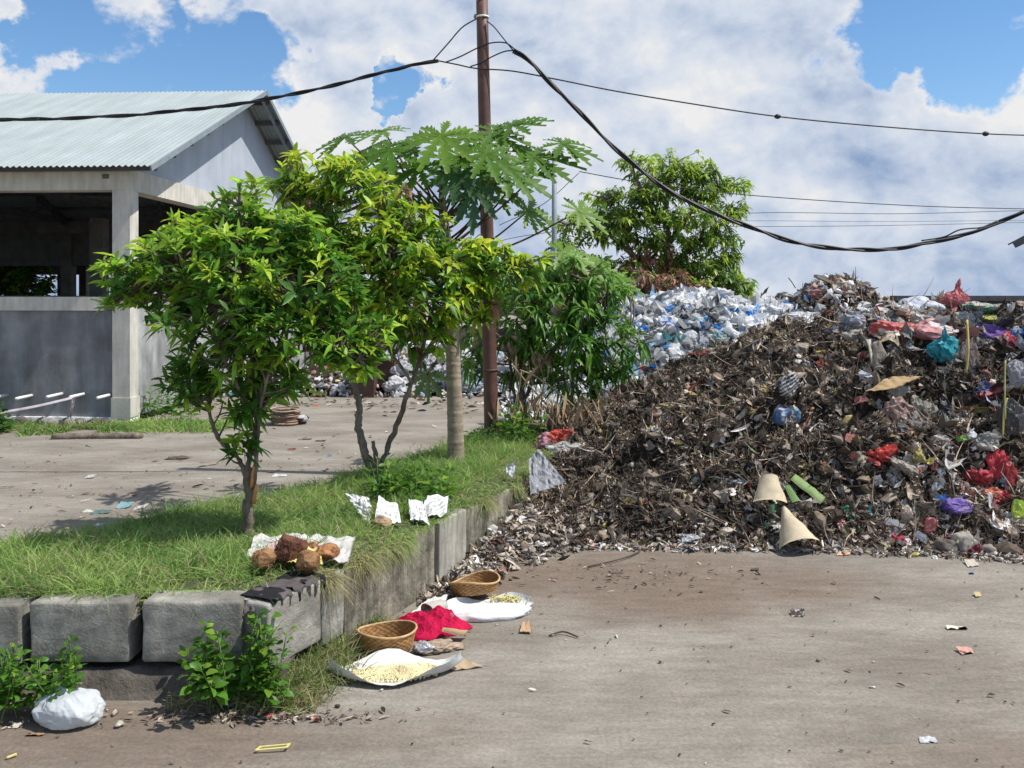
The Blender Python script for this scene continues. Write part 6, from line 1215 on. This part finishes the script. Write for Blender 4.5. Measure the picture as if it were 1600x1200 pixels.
# woven broken basket and striped bag on the left road
g = G(440, 666); A = Acc(); r = np.random.default_rng(4)
for k in range(34):
    a0 = r.uniform(0, 6.28); z = .02+.15*r.uniform(); a1 = a0+r.uniform(.5, 1.4); aa = np.linspace(a0, a1, 6); R_ = .17+r.normal()*.008
    A.add(*tube(np.stack([g[0]+R_*np.cos(aa), g[1]+.17+R_*np.sin(aa), z+r.normal()*.01+0*aa], -1), .011, 5), np.array([.30, .20, .14])*r.uniform(.5, 1.4))
A.add(*tube(np.stack([g[0]+.18*np.cos(np.linspace(0, 6.3, 30)), g[1]+.17+.18*np.sin(np.linspace(0, 6.3, 30)), .185+.01*np.sin(np.linspace(0, 6.3, 30))], -1), .012, 6), (.34, .26, .19))
thb = np.linspace(0, 2*np.pi, 31); v1 = np.stack([g[0]+.165*np.cos(thb), g[1]+.17+.165*np.sin(thb), .0+0*thb], -1); v2 = v1+[0, 0, .175]; A.add(np.vstack([v1, v2]), np.stack([np.arange(30), np.arange(30)+1, np.arange(30)+32, np.arange(30)+31], -1), (.13, .09, .07))
solo('bamboo_basket', A, M_bamboo, 'ragged brown basket standing on the far side of the left road', 'basket')
A = bagmesh(G(467, 663)+[0, .05, .05], (.10, .07, .07), (.04, .04, .05), 640, 4, .7, col2=(.6, .6, .6)); solo('plastic_bag', A, M_plastic, 'black and white bag beside the ragged basket on the left road', 'bag')
# far stack of bags behind the papaya trunk
r = np.random.default_rng(17); iv, fi = ico(3); k = 0
tone = {'white': (.72, .72, .72), 'pale grey': (.5, .5, .54), 'bluish grey': (.36, .44, .50), 'greenish grey': (.42, .48, .46), 'dark blue grey': (.10, .13, .20), 'cream': (.6, .55, .46)}
rows = [(603, [(612, 'white'), (640, 'white'), (668, 'greenish grey'), (690, 'dark blue grey'), (728, 'greenish grey'), (747, 'bluish grey'), (785, 'pale grey'), (812, 'pale grey'), (838, 'white')], 26), (583, [(618, 'pale grey'), (645, 'greenish grey'), (676, 'pale grey'), (702, 'pale grey'), (735, 'bluish grey'), (760, 'greenish grey'), (790, 'pale grey'), (820, 'white')], 26), (562, [(608, 'bluish grey'), (640, 'cream'), (668, 'pale grey'), (697, 'cream'), (725, 'white'), (770, 'bluish grey')], 26), (545, [(632, 'white'), (666, 'white'), (690, 'white')], 24)]
side_ = ['bottom row', 'second row', 'third row', 'top row']
for j, (y, lst, w_) in enumerate(rows):
    for n_, (x, tn) in enumerate(lst):
        D_ = 14.2+.25*j; c = P(x+r.normal()*2, y, D_); s = D_/F
        A = bagmesh(c, (w_*s*.62, .16, w_*s*.50), tone[tn], 700+k, 4, .6, rz=r.normal()*.3, tilt=r.normal()*.2); k += 1
        ordn = ['first', 'second', 'third', 'fourth', 'fifth', 'sixth', 'seventh', 'eighth', 'ninth'][n_]
        solo('stuffed_sack', A, M_plastic, f'{tn} bag, {ordn} from left in the {side_[j]} of the distant bag stack', 'bag', 'stuffed bags stacked at the far side of the yard', smooth=False)
# heap body behind them keeps the stack standing
xs = np.linspace(-5.2, 1.4, 70); ys = np.linspace(14.1, 19., 40); X, Y = np.meshgrid(xs, ys, indexing='ij'); Z = (.15+.75*ss(14.3, 15.2, Y)*ss(-4.6, -1.6, X))*(.7+.6*fbm(np.stack([X*2, Y*2, X*0], -1), 6, 3))*ss(19, 17, Y)-.04
tag(put('far_waste_heap', Acc().add(np.stack([X, Y, Z], -1), grid_faces(70, 40)), M_soil), 'low far heap of waste behind the stacked bags', 'rubbish heap', kind='stuff')
A = Acc(); n = 1100; x = r.uniform(-5.2, 1.4, n); y = 13.9+abs(r.normal(size=n))*.8; z = (.15+.75*ss(14.3, 15.2, y)*ss(-4.6, -1.6, x))*ss(13.9, 14.3, y)*.9; C = pal(r, n, whites+[(.4, .3, .22), (.2, .14, .1)], [4, 4, 3, 2, 1, .5, .1, .2, .5, .4, 1, 5, 5]); iv1, fi1 = ico(1)
for i in range(n):
    s = r.uniform(.03, .09); A.add((iv1*(1+(crump(iv1, i, 4, 1.5, 4)[:, None]-.45)*1.5)*[1, .7, .45]*s)@rotm(r).T+[x[i], y[i], z[i]+.02], fi1, C[i])
tag(put('far_rubbish', A, M_plastic, smooth=False), 'scraps and crumpled bags strewn along the far side of the yard', 'rubbish', kind='stuff')
# rusty sheet bins
for (x0, x1, y0, y1, D_, lb) in ((548, 584, 572, 611, 13.9, 'dark rusty metal bin, left of the two by the bag stack'), (584, 616, 562, 604, 14.3, 'dark rusty metal bin, right of the two by the bag stack')):
    a0 = P(x0, y1, D_); a1 = P(x1, y0, D_); o = thing('metal_bin', lb, 'bin', ((a0[0]+a1[0])/2, D_, 0)); A = Acc()
    A.add(*box(a0[0], a1[0], D_, D_+.012, 0, a1[2])).add(*box(a0[0], a0[0]+.012, D_+.014, D_+.5, 0, a1[2])).add(*box(a1[0]-.012, a1[0], D_+.014, D_+.5, 0, a1[2])).add(*box(a0[0], a1[0], D_+.502, D_+.514, 0, a1[2])).add(*box(a0[0]+.014, a1[0]-.014, D_+.014, D_+.5, .02, .03))
    put('bin_body', A, M_rust, o, smooth=False); put('bin_rim', Acc().add(*box(a0[0]-.01, a1[0]+.01, D_-.015, D_+.0, a1[2]-.03, a1[2]+.005)), M_rust, o, smooth=False)
# log and tape by the shed
a0 = G(82, 686); a1 = G(222, 685); stick([a0+[0, 0, .02], (a0+a1)/2+[0, .02, .022], a1+[0, 0, .02]], .04, (.30, .26, .22), 'long grey log lying along the foot of the shed', 'log', M_bark, 'log', 12)
pts = smoothpath([P(-30, 651, 10.6), P(0, 645, 10.6), P(50, 636, 10.6), P(90, 627, 10.6), P(114, 621, 10.62)], 8); A = Acc(); w_ = np.array([0, .0, .028]); V = np.vstack([pts-w_/2, pts+w_/2+[0, .012, 0], pts-w_/2+[0, .003, 0], pts+w_/2+[0, .015, 0]]); n = len(pts); i = np.arange(n-1)
A.add(V, [np.stack([i, i+1, i+1+n, i+n], -1), np.stack([i+2*n+1, i+2*n, i+3*n, i+3*n+1], -1), np.stack([i+n, i+n+1, i+3*n+1, i+3*n], -1)], (.78, .70, .72))
v, f, S = sheet([P(112, 622, 10.6), P(117, 622, 10.6), P(111, 654, 10.6), P(108, 652, 10.6)], 6, 14, .02, 3); A.add(v, f, (.6, .5, .48)); solo('barrier_tape', A, M_plastic, 'white tape tied to a drain pipe and sagging left in front of the shed', 'tape')
# dry stalks and hanging dead leaves right of the pole
r = np.random.default_rng(6); PB, DD_, LL_ = [], [], []
for (x, y, n, sp, D_) in ((845, 575, 26, 12, 7.9), (808, 590, 14, 8, 7.9), (850, 650, 60, 28, 7.6), (900, 655, 40, 25, 7.4), (815, 655, 30, 20, 7.7)):
    for k in range(n): PB.append(P(x+r.normal()*sp, y-22+r.normal()*10, D_+r.normal()*.1)); DD_.append([r.normal()*.5, r.normal()*.5, -.9]); LL_.append(r.uniform(.09, .22))
LL_ = np.array(LL_); V, Fq, C = leaves(np.array(PB), np.array(DD_), LL_, LL_*.14, .2, np.array([.30, .22, .14])*r.uniform(.5, 1.3, (len(LL_), 1)), r=r, fold=.6)
o = thing('dead_plant', 'dry brown drooping leaves and stalks at the left end of the heap', 'plant', P(850, 700, 7.6)); put('dead_leaves', Acc().add(V, Fq, C), M_dry, o)
A = Acc()
for pts in ([(900, 700), (860, 640), (825, 600), (800, 570)], [(925, 660), (880, 620), (840, 590), (812, 578)], [(850, 720), (845, 650), (850, 590)], [(820, 700), (808, 640), (815, 580)]): A.add(*tube(smoothpath([P(x, y, 7.7) for x, y in pts], 5), .008, 6))
put('stalks', A, mat('dry_stalk', (.30, .23, .15), rough=.9, nscale=20, namt=.3), o)
